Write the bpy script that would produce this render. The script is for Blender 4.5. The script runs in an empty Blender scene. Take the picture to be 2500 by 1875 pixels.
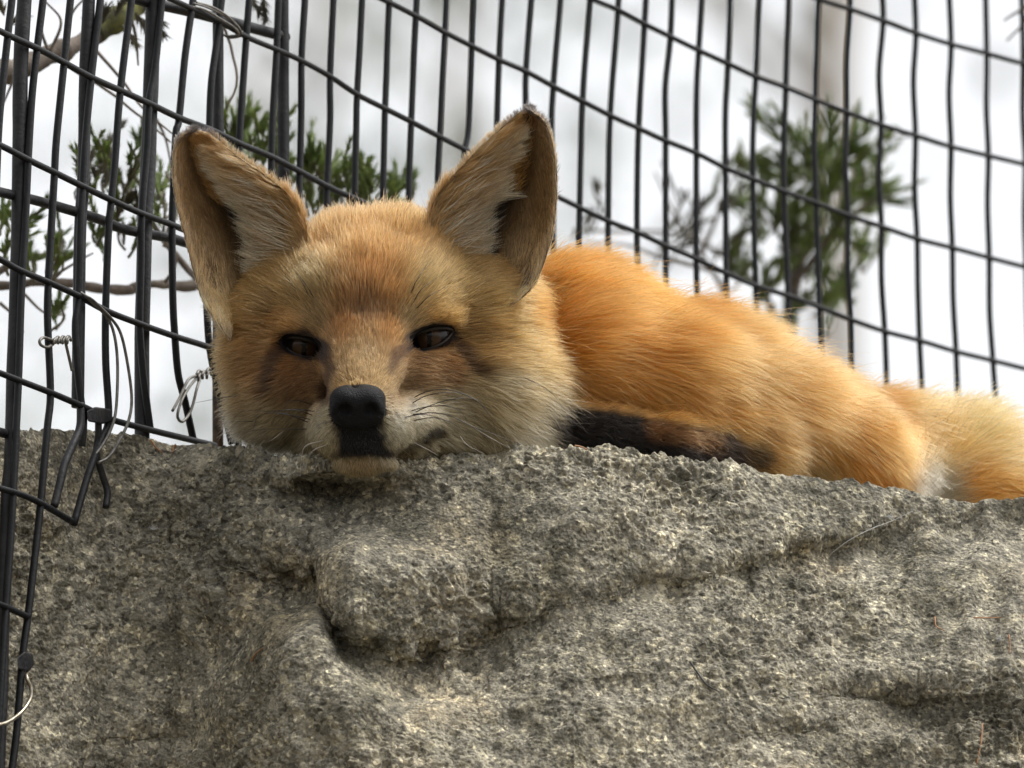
import bpy, math, random
import numpy as np
from mathutils import Vector, Matrix, kdtree

rng = np.random.default_rng(7)
random.seed(7)
R = math.radians

# ------------------------------------------------------------------ camera, sky, sun, exposure
PITCH = R(14.4)          # the camera looks up at the ledge
DIST = 8.0               # metres to the fox's eyes
S = 5.23                 # photograph pixels per millimetre at that distance
CAM_Z = 1.5
FWD = np.array([0.0, math.cos(PITCH), math.sin(PITCH)])
UPV = np.array([0.0, -math.sin(PITCH), math.cos(PITCH)])
RGT = np.array([1.0, 0.0, 0.0])
FOCUS = np.array([0.0, 0.0, CAM_Z + DIST * math.sin(PITCH)])

scene = bpy.context.scene
cam_data = bpy.data.cameras.new("camera")
cam = bpy.data.objects.new("camera", cam_data)
scene.collection.objects.link(cam)
cam.location = Vector(FOCUS - FWD * DIST)
cam.rotation_euler = (math.pi / 2 + PITCH, 0, 0)
cam_data.sensor_width = 36
cam_data.lens = 36 * DIST / (2500 / S / 1000)
cam_data.clip_start = 0.1
cam_data.clip_end = 2000
cam_data.dof.use_dof = True
cam_data.dof.focus_distance = DIST
cam_data.dof.aperture_fstop = cam_data.lens / 34.0
scene.camera = cam

SUN_EL, SUN_AZ = 60, 82          # soft light from the right, above
world = bpy.data.worlds.new("World")
scene.world = world
world.use_nodes = True
wn, wl = world.node_tree.nodes, world.node_tree.links
wn.clear()
w_out = wn.new("ShaderNodeOutputWorld")
w_bg = wn.new("ShaderNodeBackground")
w_sky = wn.new("ShaderNodeTexSky")
w_sky.sky_type = 'NISHITA'
w_sky.sun_disc = False
w_sky.sun_elevation = R(SUN_EL)
w_sky.sun_rotation = R(SUN_AZ)
w_sky.dust_density = 4.0
w_sky.air_density = 1.0
w_hs = wn.new("ShaderNodeHueSaturation")
w_hs.inputs["Saturation"].default_value = 0.10
w_noise = wn.new("ShaderNodeTexNoise")
w_noise.inputs["Scale"].default_value = 9.0
w_noise.inputs["Detail"].default_value = 4.0
w_map = wn.new("ShaderNodeMapRange")
w_map.inputs["From Min"].default_value = 0.3
w_map.inputs["From Max"].default_value = 0.7
w_map.inputs["To Min"].default_value = 0.86
w_map.inputs["To Max"].default_value = 1.1
w_tc = wn.new("ShaderNodeTexCoord")
w_mul = wn.new("ShaderNodeMixRGB")
w_mul.blend_type = 'MULTIPLY'
w_mul.inputs[0].default_value = 1.0
wl.new(w_tc.outputs["Generated"], w_noise.inputs["Vector"])
wl.new(w_noise.outputs["Fac"], w_map.inputs["Value"])
wl.new(w_sky.outputs["Color"], w_hs.inputs["Color"])
wl.new(w_hs.outputs["Color"], w_mul.inputs[1])
wl.new(w_map.outputs["Result"], w_mul.inputs[2])
wl.new(w_mul.outputs["Color"], w_bg.inputs["Color"])
w_bg.inputs["Strength"].default_value = 0.14
wl.new(w_bg.outputs["Background"], w_out.inputs["Surface"])

sun_data = bpy.data.lights.new("sun", 'SUN')
sun_data.energy = 0.9
sun_data.angle = R(30)
sun_data.color = (1.0, 0.96, 0.9)
sun = bpy.data.objects.new("sun", sun_data)
scene.collection.objects.link(sun)
_az, _el = R(SUN_AZ), R(SUN_EL)
sun_dir = Vector((math.sin(_az) * math.cos(_el), math.cos(_az) * math.cos(_el), math.sin(_el)))
sun.rotation_euler = sun_dir.to_track_quat('Z', 'Y').to_euler()
sun.location = (3, 1, 9)

scene.view_settings.view_transform = 'Standard'
scene.view_settings.look = 'None'
scene.view_settings.gamma = 1.0
scene.view_settings.exposure = 1.0
scene.cycles.max_bounces = 10
scene.cycles.transparent_max_bounces = 8
scene.cycles.use_denoising = True
try:
    scene.cycles_curves.subdivisions = 2
    scene.cycles_curves.shape = 'RIBBONS'
except Exception:
    pass

# ------------------------------------------------------------------ helpers
COL = scene.collection

def c2(px, py, w=0.0):
    """photo pixel + depth offset (mm behind the eyes) -> camera-aligned mm (right, up, away)"""
    k = 1 + w / (DIST * 1000)
    return np.array([(px - 1250) / S * k, (937.5 - py) / S * k, w])

def to_world(a):
    a = np.asarray(a, float) / 1000.0
    return FOCUS + a[..., 0:1] * RGT + a[..., 1:2] * UPV + a[..., 2:3] * FWD

def P(px, py, w=0.0):
    return to_world(c2(px, py, w)[None])[0]

def to_px(a):
    k = 1 + a[:, 2] / (DIST * 1000)
    return np.stack([1250 + S * a[:, 0] / k, 937.5 - S * a[:, 1] / k], 1)

def hash3(ix, iy, iz, seed=0):
    h = (ix.astype(np.int64) * 374761393 + iy.astype(np.int64) * 668265263 + iz.astype(np.int64) * 2147483647 + seed * 1274126177) & 0xFFFFFFFF
    h = ((h ^ (h >> 13)) * 1274126177) & 0xFFFFFFFF
    h = ((h ^ (h >> 16)) * 2246822519) & 0xFFFFFFFF
    return ((h ^ (h >> 15)) & 0xFFFFFF) / float(0xFFFFFF)

def vnoise(p, seed=0):
    """value noise in [-1,1]; p (n,3)"""
    i = np.floor(p).astype(np.int64)
    f = p - i
    f = f * f * f * (f * (f * 6 - 15) + 10)
    out = 0
    for dx in (0, 1):
        for dy in (0, 1):
            for dz in (0, 1):
                wgt = (f[:, 0] if dx else 1 - f[:, 0]) * (f[:, 1] if dy else 1 - f[:, 1]) * (f[:, 2] if dz else 1 - f[:, 2])
                out = out + wgt * hash3(i[:, 0] + dx, i[:, 1] + dy, i[:, 2] + dz, seed)
    return out * 2 - 1

_RA = np.array([[0.36, 0.48, -0.8], [-0.8, 0.6, 0.0], [0.48, 0.64, 0.6]])
_RB = np.array([[0.8, -0.36, 0.48], [0.0, 0.8, 0.6], [-0.6, -0.48, 0.64]])
def gnoise(p, seed=0):
    """two rotated value noises added: no visible lattice"""
    return 0.72 * (vnoise(p @ _RA, seed) + vnoise(p @ _RB + 31.7, seed + 100))

def fbm(p, octaves=4, seed=0, gain=0.5):
    a, s, out = 1.0, 1.0, 0
    for o in range(octaves):
        out = out + a * vnoise(p * s + 17.3 * o, seed + o)
        a *= gain; s *= 2.03
    return out

def mesh_obj(name, verts, faces, mat, parent=None, smooth=True, base=None):
    me = bpy.data.meshes.new(name)
    v = np.asarray(verts, float)
    if base is not None:
        v = v - np.asarray(base)
    me.from_pydata(v.tolist(), [], [tuple(map(int, f)) for f in faces])
    me.update()
    if smooth:
        me.polygons.foreach_set("use_smooth", [True] * len(me.polygons))
    o = bpy.data.objects.new(name, me)
    COL.objects.link(o)
    for m in (mat if isinstance(mat, (list, tuple)) else [mat]):
        me.materials.append(m)
    if parent is not None:
        o.parent = parent
    return o

def fast_mesh(name, verts, quads, mat, parent=None, base=None):
    """big quad mesh"""
    v = np.asarray(verts, np.float32)
    if base is not None:
        v = v - np.asarray(base, np.float32)
    q = np.asarray(quads, np.int32)
    me = bpy.data.meshes.new(name)
    me.vertices.add(len(v)); me.vertices.foreach_set("co", v.ravel())
    me.loops.add(q.size); me.loops.foreach_set("vertex_index", q.ravel())
    me.polygons.add(len(q))
    me.polygons.foreach_set("loop_start", np.arange(0, q.size, q.shape[1], dtype=np.int32))
    me.polygons.foreach_set("loop_total", np.full(len(q), q.shape[1], np.int32))
    me.polygons.foreach_set("use_smooth", np.ones(len(q), bool))
    me.update(calc_edges=True)
    me.validate()
    o = bpy.data.objects.new(name, me)
    COL.objects.link(o)
    me.materials.append(mat)
    if parent is not None:
        o.parent = parent
    return o

def empty(name, loc, label, cat, group=None):
    o = bpy.data.objects.new(name, None)
    COL.objects.link(o)
    o.location = Vector(loc)
    o.empty_display_size = 0.02
    tag(o, label, cat, group)
    return o

def tag(o, label=None, cat=None, group=None, kind=None):
    if label: o["label"] = label
    if cat: o["category"] = cat
    if group: o["group"] = group
    if kind: o["kind"] = kind
    return o

def spline(pts, n):
    """Catmull-Rom resample of (k,d) points to about n points"""
    p = np.asarray(pts, float)
    if len(p) == 2:
        t = np.linspace(0, 1, n)[:, None]
        return p[0] * (1 - t) + p[1] * t
    q = np.vstack([2 * p[0] - p[1], p, 2 * p[-1] - p[-2]])
    m = len(p) - 1
    u = np.linspace(0, m - 1e-6, n)
    i = u.astype(int); f = (u - i)[:, None]
    a, b, c, d = q[i], q[i + 1], q[i + 2], q[i + 3]
    return 0.5 * (2 * b + (c - a) * f + (2 * a - 5 * b + 4 * c - d) * f ** 2 + (3 * b - a - 3 * c + d) * f ** 3)

def tube_geo(path, rad, sides=8, cap=True, squash=None):
    path = np.asarray(path, float)
    n = len(path)
    rad = np.broadcast_to(np.asarray(rad, float), (n,))
    T = np.gradient(path, axis=0)
    T /= np.linalg.norm(T, axis=1, keepdims=True) + 1e-12
    ref = np.array([0, 0, 1.0]) if abs(T[0][2]) < 0.8 else np.array([1.0, 0, 0])
    U = np.cross(T[0], ref); U /= np.linalg.norm(U)
    verts, faces = [], []
    for k in range(n):
        U = U - T[k] * np.dot(U, T[k]); U /= np.linalg.norm(U) + 1e-12
        V = np.cross(T[k], U)
        for a in range(sides):
            th = 2 * math.pi * a / sides
            verts.append(path[k] + rad[k] * (math.cos(th) * U + math.sin(th) * V))
    for k in range(n - 1):
        for a in range(sides):
            b = (a + 1) % sides
            faces.append((k * sides + a, k * sides + b, (k + 1) * sides + b, (k + 1) * sides + a))
    if cap:
        faces.append(tuple(range(sides - 1, -1, -1)))
        faces.append(tuple((n - 1) * sides + a for a in range(sides)))
    return verts, faces

def tube(name, path, rad, mat, parent=None, base=None, sides=8):
    v, f = tube_geo(path, rad, sides)
    return mesh_obj(name, v, f, mat, parent, True, base)

def tubes(name, paths, mat, parent=None, base=None, sides=6):
    V, F = [], []
    for path, rad in paths:
        v, f = tube_geo(path, rad, sides)
        o = len(V)
        V += v; F += [tuple(i + o for i in t) for t in f]
    return mesh_obj(name, V, F, mat, parent, True, base)

def srgb(r, g, b):
    c = np.array([r, g, b], float) / 255
    return np.where(c <= 0.04045, c / 12.92, ((c + 0.055) / 1.055) ** 2.4)

# ------------------------------------------------------------------ materials
def new_mat(name):
    m = bpy.data.materials.new(name)
    m.use_nodes = True
    nt = m.node_tree
    bsdf = nt.nodes["Principled BSDF"]
    return m, nt.nodes, nt.links, bsdf

def speckle_mat(name, c_a, c_b, scale, rough=0.6, bump=0.0, bump_scale=None, spec=0.5, metallic=0.0, contrast=(0.35, 0.65)):
    m, n, l, b = new_mat(name)
    tc = n.new("ShaderNodeTexCoord")
    nz = n.new("ShaderNodeTexNoise")
    nz.inputs["Scale"].default_value = scale
    nz.inputs["Detail"].default_value = 6
    nz.inputs["Roughness"].default_value = 0.65
    rp = n.new("ShaderNodeValToRGB")
    rp.color_ramp.elements[0].position = contrast[0]
    rp.color_ramp.elements[1].position = contrast[1]
    rp.color_ramp.elements[0].color = (*c_a, 1)
    rp.color_ramp.elements[1].color = (*c_b, 1)
    l.new(tc.outputs["Object"], nz.inputs["Vector"])
    l.new(nz.outputs["Fac"], rp.inputs["Fac"])
    l.new(rp.outputs["Color"], b.inputs["Base Color"])
    b.inputs["Roughness"].default_value = rough
    b.inputs["Metallic"].default_value = metallic
    b.inputs["Specular IOR Level"].default_value = spec
    if bump:
        n2 = n.new("ShaderNodeTexNoise")
        n2.inputs["Scale"].default_value = bump_scale or scale
        n2.inputs["Detail"].default_value = 5
        bp = n.new("ShaderNodeBump")
        bp.inputs["Strength"].default_value = bump
        bp.inputs["Distance"].default_value = 0.001
        l.new(tc.outputs["Object"], n2.inputs["Vector"])
        l.new(n2.outputs["Fac"], bp.inputs["Height"])
        l.new(bp.outputs["Normal"], b.inputs["Normal"])
    return m

M_WIRE = speckle_mat("black_pvc_wire", (0.004, 0.005, 0.006), (0.012, 0.012, 0.014), 120, rough=0.55, bump=0.25, bump_scale=600, spec=0.25)
M_BAR = speckle_mat("black_painted_bar", (0.008, 0.008, 0.010), (0.035, 0.033, 0.030), 90, rough=0.55, bump=0.4, bump_scale=500, spec=0.35, contrast=(0.45, 0.8))
M_RUST = speckle_mat("rusty_post_steel", (0.035, 0.022, 0.014), (0.12, 0.075, 0.045), 150, rough=0.85, bump=0.5, bump_scale=700)
M_TIE = speckle_mat("dull_galvanised_wire", (0.10, 0.095, 0.085), (0.22, 0.21, 0.19), 300, rough=0.5, metallic=0.6, spec=0.4)
M_BRASS = speckle_mat("bright_steel_wire", (0.35, 0.30, 0.22), (0.65, 0.60, 0.50), 200, rough=0.3, metallic=0.9)
M_BARK = speckle_mat("branch_bark", (0.055, 0.042, 0.032), (0.20, 0.165, 0.135), 60, rough=0.9, bump=1.0, bump_scale=150)
M_MOSS = speckle_mat("mossy_bark", (0.035, 0.035, 0.012), (0.13, 0.13, 0.035), 60, rough=0.95, bump=1.0, bump_scale=200)
M_TRUNK = speckle_mat("far_trunk_bark", (0.26, 0.22, 0.17), (0.42, 0.37, 0.30), 3, rough=0.9)
M_FARLEAF = speckle_mat("far_foliage", (0.05, 0.08, 0.03), (0.12, 0.16, 0.07), 4, rough=0.8)
M_NEEDLE = speckle_mat("dry_pine_needle", (0.22, 0.10, 0.04), (0.42, 0.22, 0.10), 200, rough=0.7)
M_FLUFF = speckle_mat("white_fluff", (0.42, 0.42, 0.40), (0.62, 0.62, 0.60), 200, rough=0.9)
M_PEBBLE = speckle_mat("pale_pebble", (0.22, 0.19, 0.14), (0.40, 0.36, 0.28), 400, rough=0.9, bump=0.5, bump_scale=900)

def juniper_mat(name, a, b_):
    m, n, l, b = new_mat(name)
    tc = n.new("ShaderNodeTexCoord")
    nz = n.new("ShaderNodeTexNoise"); nz.inputs["Scale"].default_value = 35; nz.inputs["Detail"].default_value = 4
    rp = n.new("ShaderNodeValToRGB")
    rp.color_ramp.elements[0].position = 0.35; rp.color_ramp.elements[1].position = 0.65
    rp.color_ramp.elements[0].color = (*a, 1); rp.color_ramp.elements[1].color = (*b_, 1)
    l.new(tc.outputs["Object"], nz.inputs["Vector"]); l.new(nz.outputs["Fac"], rp.inputs["Fac"])
    l.new(rp.outputs["Color"], b.inputs["Base Color"])
    b.inputs["Roughness"].default_value = 0.5
    tr = n.new("ShaderNodeBsdfTranslucent")
    l.new(rp.outputs["Color"], tr.inputs["Color"])
    mx = n.new("ShaderNodeMixShader"); mx.inputs[0].default_value = 0.5
    l.new(b.outputs["BSDF"], mx.inputs[1]); l.new(tr.outputs["BSDF"], mx.inputs[2])
    l.new(mx.outputs["Shader"], n["Material Output"].inputs["Surface"])
    return m
M_JUNIPER = juniper_mat("juniper_green", (0.15, 0.21, 0.07), (0.36, 0.44, 0.16))
M_JUNIPER_OLD = juniper_mat("juniper_olive", (0.10, 0.09, 0.06), (0.22, 0.20, 0.13))

def rock_mat():
    m, n, l, b = new_mat("weathered_granite")
    tc = n.new("ShaderNodeTexCoord")
    def noise(scale, detail=6, rough=0.6):
        x = n.new("ShaderNodeTexNoise")
        x.inputs["Scale"].default_value = scale; x.inputs["Detail"].default_value = detail; x.inputs["Roughness"].default_value = rough
        l.new(tc.outputs["Object"], x.inputs["Vector"]); return x
    def ramp(src, stops):
        r = n.new("ShaderNodeValToRGB")
        e = r.color_ramp.elements
        while len(e) < len(stops): e.new(0.5)
        for k, (p, c) in enumerate(stops):
            e[k].position = p; e[k].color = (*c, 1)
        l.new(src, r.inputs["Fac"]); return r
    def mix(fac, a, c, mode='MIX'):
        x = n.new("ShaderNodeMixRGB"); x.blend_type = mode
        if isinstance(fac, float): x.inputs[0].default_value = fac
        else: l.new(fac, x.inputs[0])
        for s, v in ((1, a), (2, c)):
            if isinstance(v, tuple): x.inputs[s].default_value = (*v, 1)
            else: l.new(v, x.inputs[s])
        return x.outputs[0]
    big = ramp(noise(9, 5).outputs["Fac"], [(0.3, (0.33, 0.315, 0.275)), (0.5, (0.43, 0.41, 0.36)), (0.72, (0.54, 0.515, 0.45))])
    mid = ramp(noise(55, 7, 0.7).outputs["Fac"], [(0.34, (0.58, 0.57, 0.54)), (0.5, (0.98, 0.97, 0.95)), (0.66, (1.3, 1.27, 1.2))])
    col = mix(1.0, big.outputs[0], mid.outputs[0], 'MULTIPLY')
    vor = n.new("ShaderNodeTexVoronoi"); vor.inputs["Scale"].default_value = 650
    l.new(tc.outputs["Object"], vor.inputs["Vector"])
    grain = n.new("ShaderNodeSeparateColor"); l.new(vor.outputs["Color"], grain.inputs[0])
    g = ramp(grain.outputs[0], [(0.0, (0.35, 0.35, 0.34)), (0.25, (0.8, 0.79, 0.77)), (0.8, (1.05, 1.04, 1.0)), (0.9, (1.3, 1.28, 1.2)), (1.0, (2.1, 2.05, 1.9))])
    col = mix(0.95, col, mix(1.0, col, g.outputs[0], 'MULTIPLY'))
    vor2 = n.new("ShaderNodeTexVoronoi"); vor2.inputs["Scale"].default_value = 270
    vw = noise(180, 3); vadd = n.new("ShaderNodeVectorMath"); vadd.operation = 'MULTIPLY_ADD'; vadd.inputs[1].default_value = (0.006, 0.006, 0.006)
    l.new(vw.outputs["Color"], vadd.inputs[0]); l.new(tc.outputs["Object"], vadd.inputs[2]); l.new(vadd.outputs[0], vor2.inputs["Vector"])
    gr2 = n.new("ShaderNodeSeparateColor"); l.new(vor2.outputs["Color"], gr2.inputs[0])
    g2 = ramp(gr2.outputs[1], [(0.0, (0.5, 0.5, 0.49)), (0.3, (0.85, 0.84, 0.82)), (0.75, (1.05, 1.03, 0.98)), (1.0, (1.6, 1.54, 1.38))])
    col = mix(0.8, col, mix(1.0, col, g2.outputs[0], 'MULTIPLY'))
    fine = ramp(noise(900, 4, 0.7).outputs["Fac"], [(0.3, (0.6, 0.6, 0.6)), (0.7, (1.3, 1.3, 1.3))])
    col = mix(0.8, col, mix(1.0, col, fine.outputs[0], 'MULTIPLY'))
    # dark lichen blotches and brownish staining
    li = ramp(noise(24, 8, 0.72).outputs["Fac"], [(0.47, (0, 0, 0)), (0.60, (1, 1, 1))])
    col = mix(li.outputs[0], col, mix(1.0, col, (0.60, 0.60, 0.57), 'MULTIPLY'))
    big_d = ramp(noise(5.5, 5, 0.6).outputs['Fac'], [(0.40, (0.80, 0.80, 0.78)), (0.60, (1.15, 1.14, 1.10))])
    col = mix(1.0, col, big_d.outputs[0], 'MULTIPLY')
    st = ramp(noise(13, 6, 0.6).outputs["Fac"], [(0.55, (0, 0, 0)), (0.75, (0.7, 0.7, 0.7))])
    col = mix(st.outputs[0], col, mix(1.0, col, (1.05, 0.90, 0.68), 'MULTIPLY'))
    mo = ramp(noise(31, 7, 0.7).outputs["Fac"], [(0.66, (0, 0, 0)), (0.74, (0.6, 0.6, 0.6))])
    col = mix(mo.outputs[0], col, (0.10, 0.10, 0.035))
    l.new(col, b.inputs["Base Color"])
    b.inputs["Roughness"].default_value = 0.92
    b.inputs["Specular IOR Level"].default_value = 0.25
    # fine relief
    h1 = noise(260, 6, 0.75); h2 = n.new("ShaderNodeTexVoronoi"); h2.inputs["Scale"].default_value = 600
    l.new(tc.outputs["Object"], h2.inputs["Vector"])
    add = n.new("ShaderNodeMath"); add.operation = 'MULTIPLY_ADD'; add.inputs[1].default_value = 0.5
    l.new(h2.outputs["Distance"], add.inputs[0]); l.new(h1.outputs["Fac"], add.inputs[2])
    bp = n.new("ShaderNodeBump"); bp.inputs["Strength"].default_value = 1.0; bp.inputs["Distance"].default_value = 0.0024
    l.new(add.outputs[0], bp.inputs["Height"]); l.new(bp.outputs["Normal"], b.inputs["Normal"])
    return m
M_ROCK = rock_mat()
M_GROUND = speckle_mat("leaf_litter_ground", (0.06, 0.05, 0.035), (0.16, 0.13, 0.09), 6, rough=0.95)

def fur_mat():
    m = bpy.data.materials.new("fox_fur")
    m.use_nodes = True
    n, l = m.node_tree.nodes, m.node_tree.links
    n.clear()
    out = n.new("ShaderNodeOutputMaterial")
    at = n.new("ShaderNodeAttribute"); at.attribute_name = "Col"
    h = n.new("ShaderNodeBsdfHairPrincipled")
    h.model = 'CHIANG'; h.parametrization = 'COLOR'
    h.inputs["Roughness"].default_value = 0.42
    h.inputs["Radial Roughness"].default_value = 0.55
    h.inputs["Coat"].default_value = 0.0
    h.inputs["Random Roughness"].default_value = 0.2
    l.new(at.outputs["Color"], h.inputs["Color"])
    d = n.new("ShaderNodeBsdfDiffuse")
    l.new(at.outputs["Color"], d.inputs["Color"])
    mx = n.new("ShaderNodeMixShader"); mx.inputs[0].default_value = 0.35
    l.new(h.outputs["BSDF"], mx.inputs[1]); l.new(d.outputs["BSDF"], mx.inputs[2])
    l.new(mx.outputs["Shader"], out.inputs["Surface"])
    return m
M_FUR = fur_mat()

def skin_mat():
    m, n, l, b = new_mat("fox_skin")
    at = n.new("ShaderNodeAttribute"); at.attribute_name = "Col"
    l.new(at.outputs["Color"], b.inputs["Base Color"])
    b.inputs["Roughness"].default_value = 0.8
    b.inputs["Specular IOR Level"].default_value = 0.2
    return m
M_SKIN = skin_mat()
M_NOSE = speckle_mat("nose_leather", (0.006, 0.006, 0.007), (0.014, 0.014, 0.016), 500, rough=0.5, bump=1.0, bump_scale=1500, spec=0.17)
M_LID = speckle_mat("black_eyelid", (0.009, 0.007, 0.006), (0.022, 0.017, 0.014), 500, rough=0.5, bump=0.2, bump_scale=900, spec=0.5)
def eye_mat(name, col):
    m, n, l, b = new_mat(name)
    b.inputs["Base Color"].default_value = (*col, 1)
    b.inputs["Roughness"].default_value = 0.25
    b.inputs["Coat Weight"].default_value = 0.2
    b.inputs["Specular IOR Level"].default_value = 0.12
    b.inputs["Coat Roughness"].default_value = 0.03
    return m
M_PUPIL = eye_mat("pupil_black", (0.002, 0.002, 0.002))
M_IRIS = eye_mat("iris_dark_brown", (0.045, 0.024, 0.011))
M_SCLERA = eye_mat("dark_sclera", (0.012, 0.009, 0.008))
def whisk_mat(name, col):
    m, n, l, b = new_mat(name)
    b.inputs["Base Color"].default_value = (*col, 1); b.inputs["Roughness"].default_value = 0.4
    return m
M_WHISK = whisk_mat("dark_whisker", (0.012, 0.010, 0.009))
M_WHISKW = whisk_mat("pale_whisker", (0.55, 0.52, 0.46))
# ------------------------------------------------------------------ the rock ledge
RIM = np.array([(-1800, 1150), (-600, 1110), (-200, 1070), (0, 1060), (91, 1046), (145, 1050), (236, 1050), (304, 1054), (337, 1064), (388, 1076), (439, 1088),
                (523, 1089), (574, 1082), (631, 1094), (653, 1109), (730, 1112), (870, 1122), (1006, 1126), (1128, 1111), (1209, 1110),
                (1255, 1094), (1354, 1094), (1403, 1098), (1490, 1087), (1544, 1100), (1609, 1109), (1690, 1125), (1788, 1130), (1853, 1152),
                (1924, 1165), (2005, 1174), (2114, 1184), (2195, 1193), (2276, 1216), (2358, 1224), (2439, 1219), (2500, 1213), (2800, 1190), (4300, 1260)], float)
RIMW = np.array([(-1800, -440), (0, -18), (250, 34), (420, 54), (520, 38), (650, 8), (730, -8), (870, -22), (1000, -10), (1200, 4), (1400, 0),
                 (1600, 10), (1900, 25), (2200, 45), (2500, 50), (4300, 140)], float)

def rim_y(px): return np.interp(px, RIM[:, 0], RIM[:, 1])
def rim_w(px): return np.interp(px, RIMW[:, 0], RIMW[:, 1])

def gauss(x, s): return np.exp(-(x / s) ** 2)

def unit_(a): return a / (np.linalg.norm(a, axis=-1, keepdims=True) + 1e-9)

def build_rock():
    def grow_out(start, step, g, end):
        out, x = [], start
        while x < end:
            step *= g; x += step; out.append(x)
        return np.array(out)
    right = 2560 + grow_out(0, 3.2, 1.12, 1750)
    left = -60 - grow_out(0, 3.2, 1.12, 1750)[::-1]
    cols = np.concatenate([left, np.arange(-60, 2560.1, 2.95), right])
    down = np.concatenate([np.arange(0, 165, 0.32), 165 + grow_out(0, 0.5, 1.16, 3600)])
    back = grow_out(0, 0.45, 1.14, 1600)
    nd, nb, nc = len(down), len(back), len(cols)
    px = cols[None, :]; ry = rim_y(px); d = down[:, None]
    py = ry + d * S
    PXg = np.broadcast_to(px, py.shape)
    # slope field: how fast the face comes forward as it goes down (mm per mm)
    sl = 0.74 + 0.7 * np.exp(-d / 10) + 0 * py
    sl = sl - 0.40 * (1 / (1 + np.exp((PXg - 560) / 110)))
    sl += 0.8 * gauss(PXg - 2450, 420) * gauss(py - 1390, 90)
    sl += 0.5 * gauss(PXg - 1750, 420) * gauss(py - 1500, 70)
    cx = np.array([560, 640, 770, 800, 870, 990, 1120, 1210, 1420, 1500, 1700, 1900, 2100, 2300, 2500]); cy = np.array([1360, 1390, 1430, 1500, 1585, 1605, 1575, 1540, 1450, 1425, 1400, 1365, 1310, 1262, 1240])
    cyy = np.interp(PXg, cx, cy)
    wob = 18 * vnoise(np.stack([PXg.ravel() / 75, PXg.ravel() * 0, PXg.ravel() * 0], 1), 5).reshape(PXg.shape)
    ins = 1 / (1 + np.exp(-(PXg - 620) / 30)) * (0.6 + 0.4 / (1 + np.exp((PXg - 1450) / 50)))
    brk = 0.8 + 0.35 * vnoise(np.stack([PXg.ravel() / 55 + 3, PXg.ravel() * 0, PXg.ravel() * 0], 1), 9).reshape(PXg.shape)
    sl += ins * brk * (-2.3 * gauss(py - cyy - wob, 30) + 1.9 * gauss(py - cyy - 100 - 0.5 * wob, 60) - 0.45 * gauss(py - cyy + 70, 60))
    sl += gauss(PXg - 835, 150) * (-4.4 * gauss(py - 1178, 30) + 2.5 * gauss(py - 1285, 50))
    sl += (-0.9 * gauss(py - 1330, 16) * gauss(PXg - 2060, 150))
    pit = gauss(PXg - 2170, 150)
    sl += pit * (-2.0 * gauss(py - 1690, 26) + 1.7 * gauss(py - 1790, 40))
    sl += gauss(PXg - 1900, 170) * (-1.0 * gauss(py - 1780, 24) + 0.8 * gauss(py - 1840, 30))
    sl += gauss(PXg - 1560, 120) * (-1.0 * gauss(py - 1650, 14) + 0.9 * gauss(py - 1690, 22))
    sl += gauss(PXg - 330, 110) * (-1.0 * gauss(py - 1790, 18) + 0.8 * gauss(py - 1830, 24))
    sl = np.where(d > 170, 0.4, sl)
    step = np.diff(np.concatenate([[0], down]))[:, None]
    w = rim_w(px) - np.cumsum(sl * step, axis=0)
    xs_ = np.arange(-2200, 4700, 10.0); ys_ = rim_y(xs_); kk = np.exp(-(np.arange(-30, 31) / 13.0) ** 2); kk /= kk.sum()
    ry_s = np.interp(px, xs_, np.convolve(np.pad(ys_, 30, mode='edge'), kk, mode='valid'))
    w = w - 0.85 * (ry - ry_s) / S * (1 - np.exp(-d / 12))
    w += 4 * gauss(PXg - 765 - 12 * np.sin(py / 37), 5) * ((py > 1175) & (py < 1440))
    k = 1 + w / (DIST * 1000)
    face = np.stack([(PXg - 1250) / S * k, (937.5 - py) / S * k, w], -1)
    # the top runs back, nearly level in the world
    rimp = face[0]
    up_c = np.array([0, math.cos(PITCH), math.sin(PITCH)])      # world up in camera axes
    bk_c = np.array([0, -math.sin(PITCH), math.cos(PITCH)])     # world away
    b = back[:, None, None]
    drop = 7 * (1 - np.exp(-b / 22)) + 0.03 * b + np.maximum(b - 900, 0) * 2.5
    top = rimp[None] + b * bk_c - drop * up_c
    G = np.concatenate([top[::-1], face], 0)
    nrow = nd + nb
    fl = G.reshape(-1, 3)
    # displacement
    ds = np.concatenate([np.broadcast_to(-back[::-1, None], (nb, nc)), np.broadcast_to(d, (nd, nc))], 0).reshape(-1)
    fade = 1 - np.exp(-np.abs(ds) / 28)
    ca_, sa_ = math.cos(0.42), math.sin(0.42)
    an = np.stack([(fl[:, 0] * ca_ + fl[:, 1] * sa_) / 2.4, (-fl[:, 0] * sa_ + fl[:, 1] * ca_), fl[:, 2]], 1)
    disp = 7.5 * fade * gnoise(an / 50, 11) + 3.4 * (0.2 + 0.8 * fade) * gnoise(an / 19, 12)
    disp += 1.3 * gnoise(fl / 10, 13)
    rough_zone = np.clip(0.75 + 0.8 * gnoise(an / 42 + 5, 31), 0.2, 1.6)
    disp += rough_zone * (1.5 * (2 * np.abs(gnoise(fl / 5.5, 14)) - .6) + 0.9 * (2 * np.abs(gnoise(fl / 2.4, 15)) - .6) + 0.4 * vnoise(fl / 1.2, 16))
    pits = np.clip(gnoise(fl / 7.5, 21) - 0.5, 0, 1)
    disp -= 4.0 * pits * rough_zone
    t = np.clip((ds + 6) / 14, 0, 1)[:, None]
    dirn = t * np.array([0, 0.42, -0.9]) + (1 - t) * np.array([0, 0.95, 0.1])
    nrm = np.cross(np.gradient(G, axis=1), np.gradient(G, axis=0)).reshape(-1, 3)
    nrm = nrm / (np.linalg.norm(nrm, axis=1, keepdims=True) + 1e-9)
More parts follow.
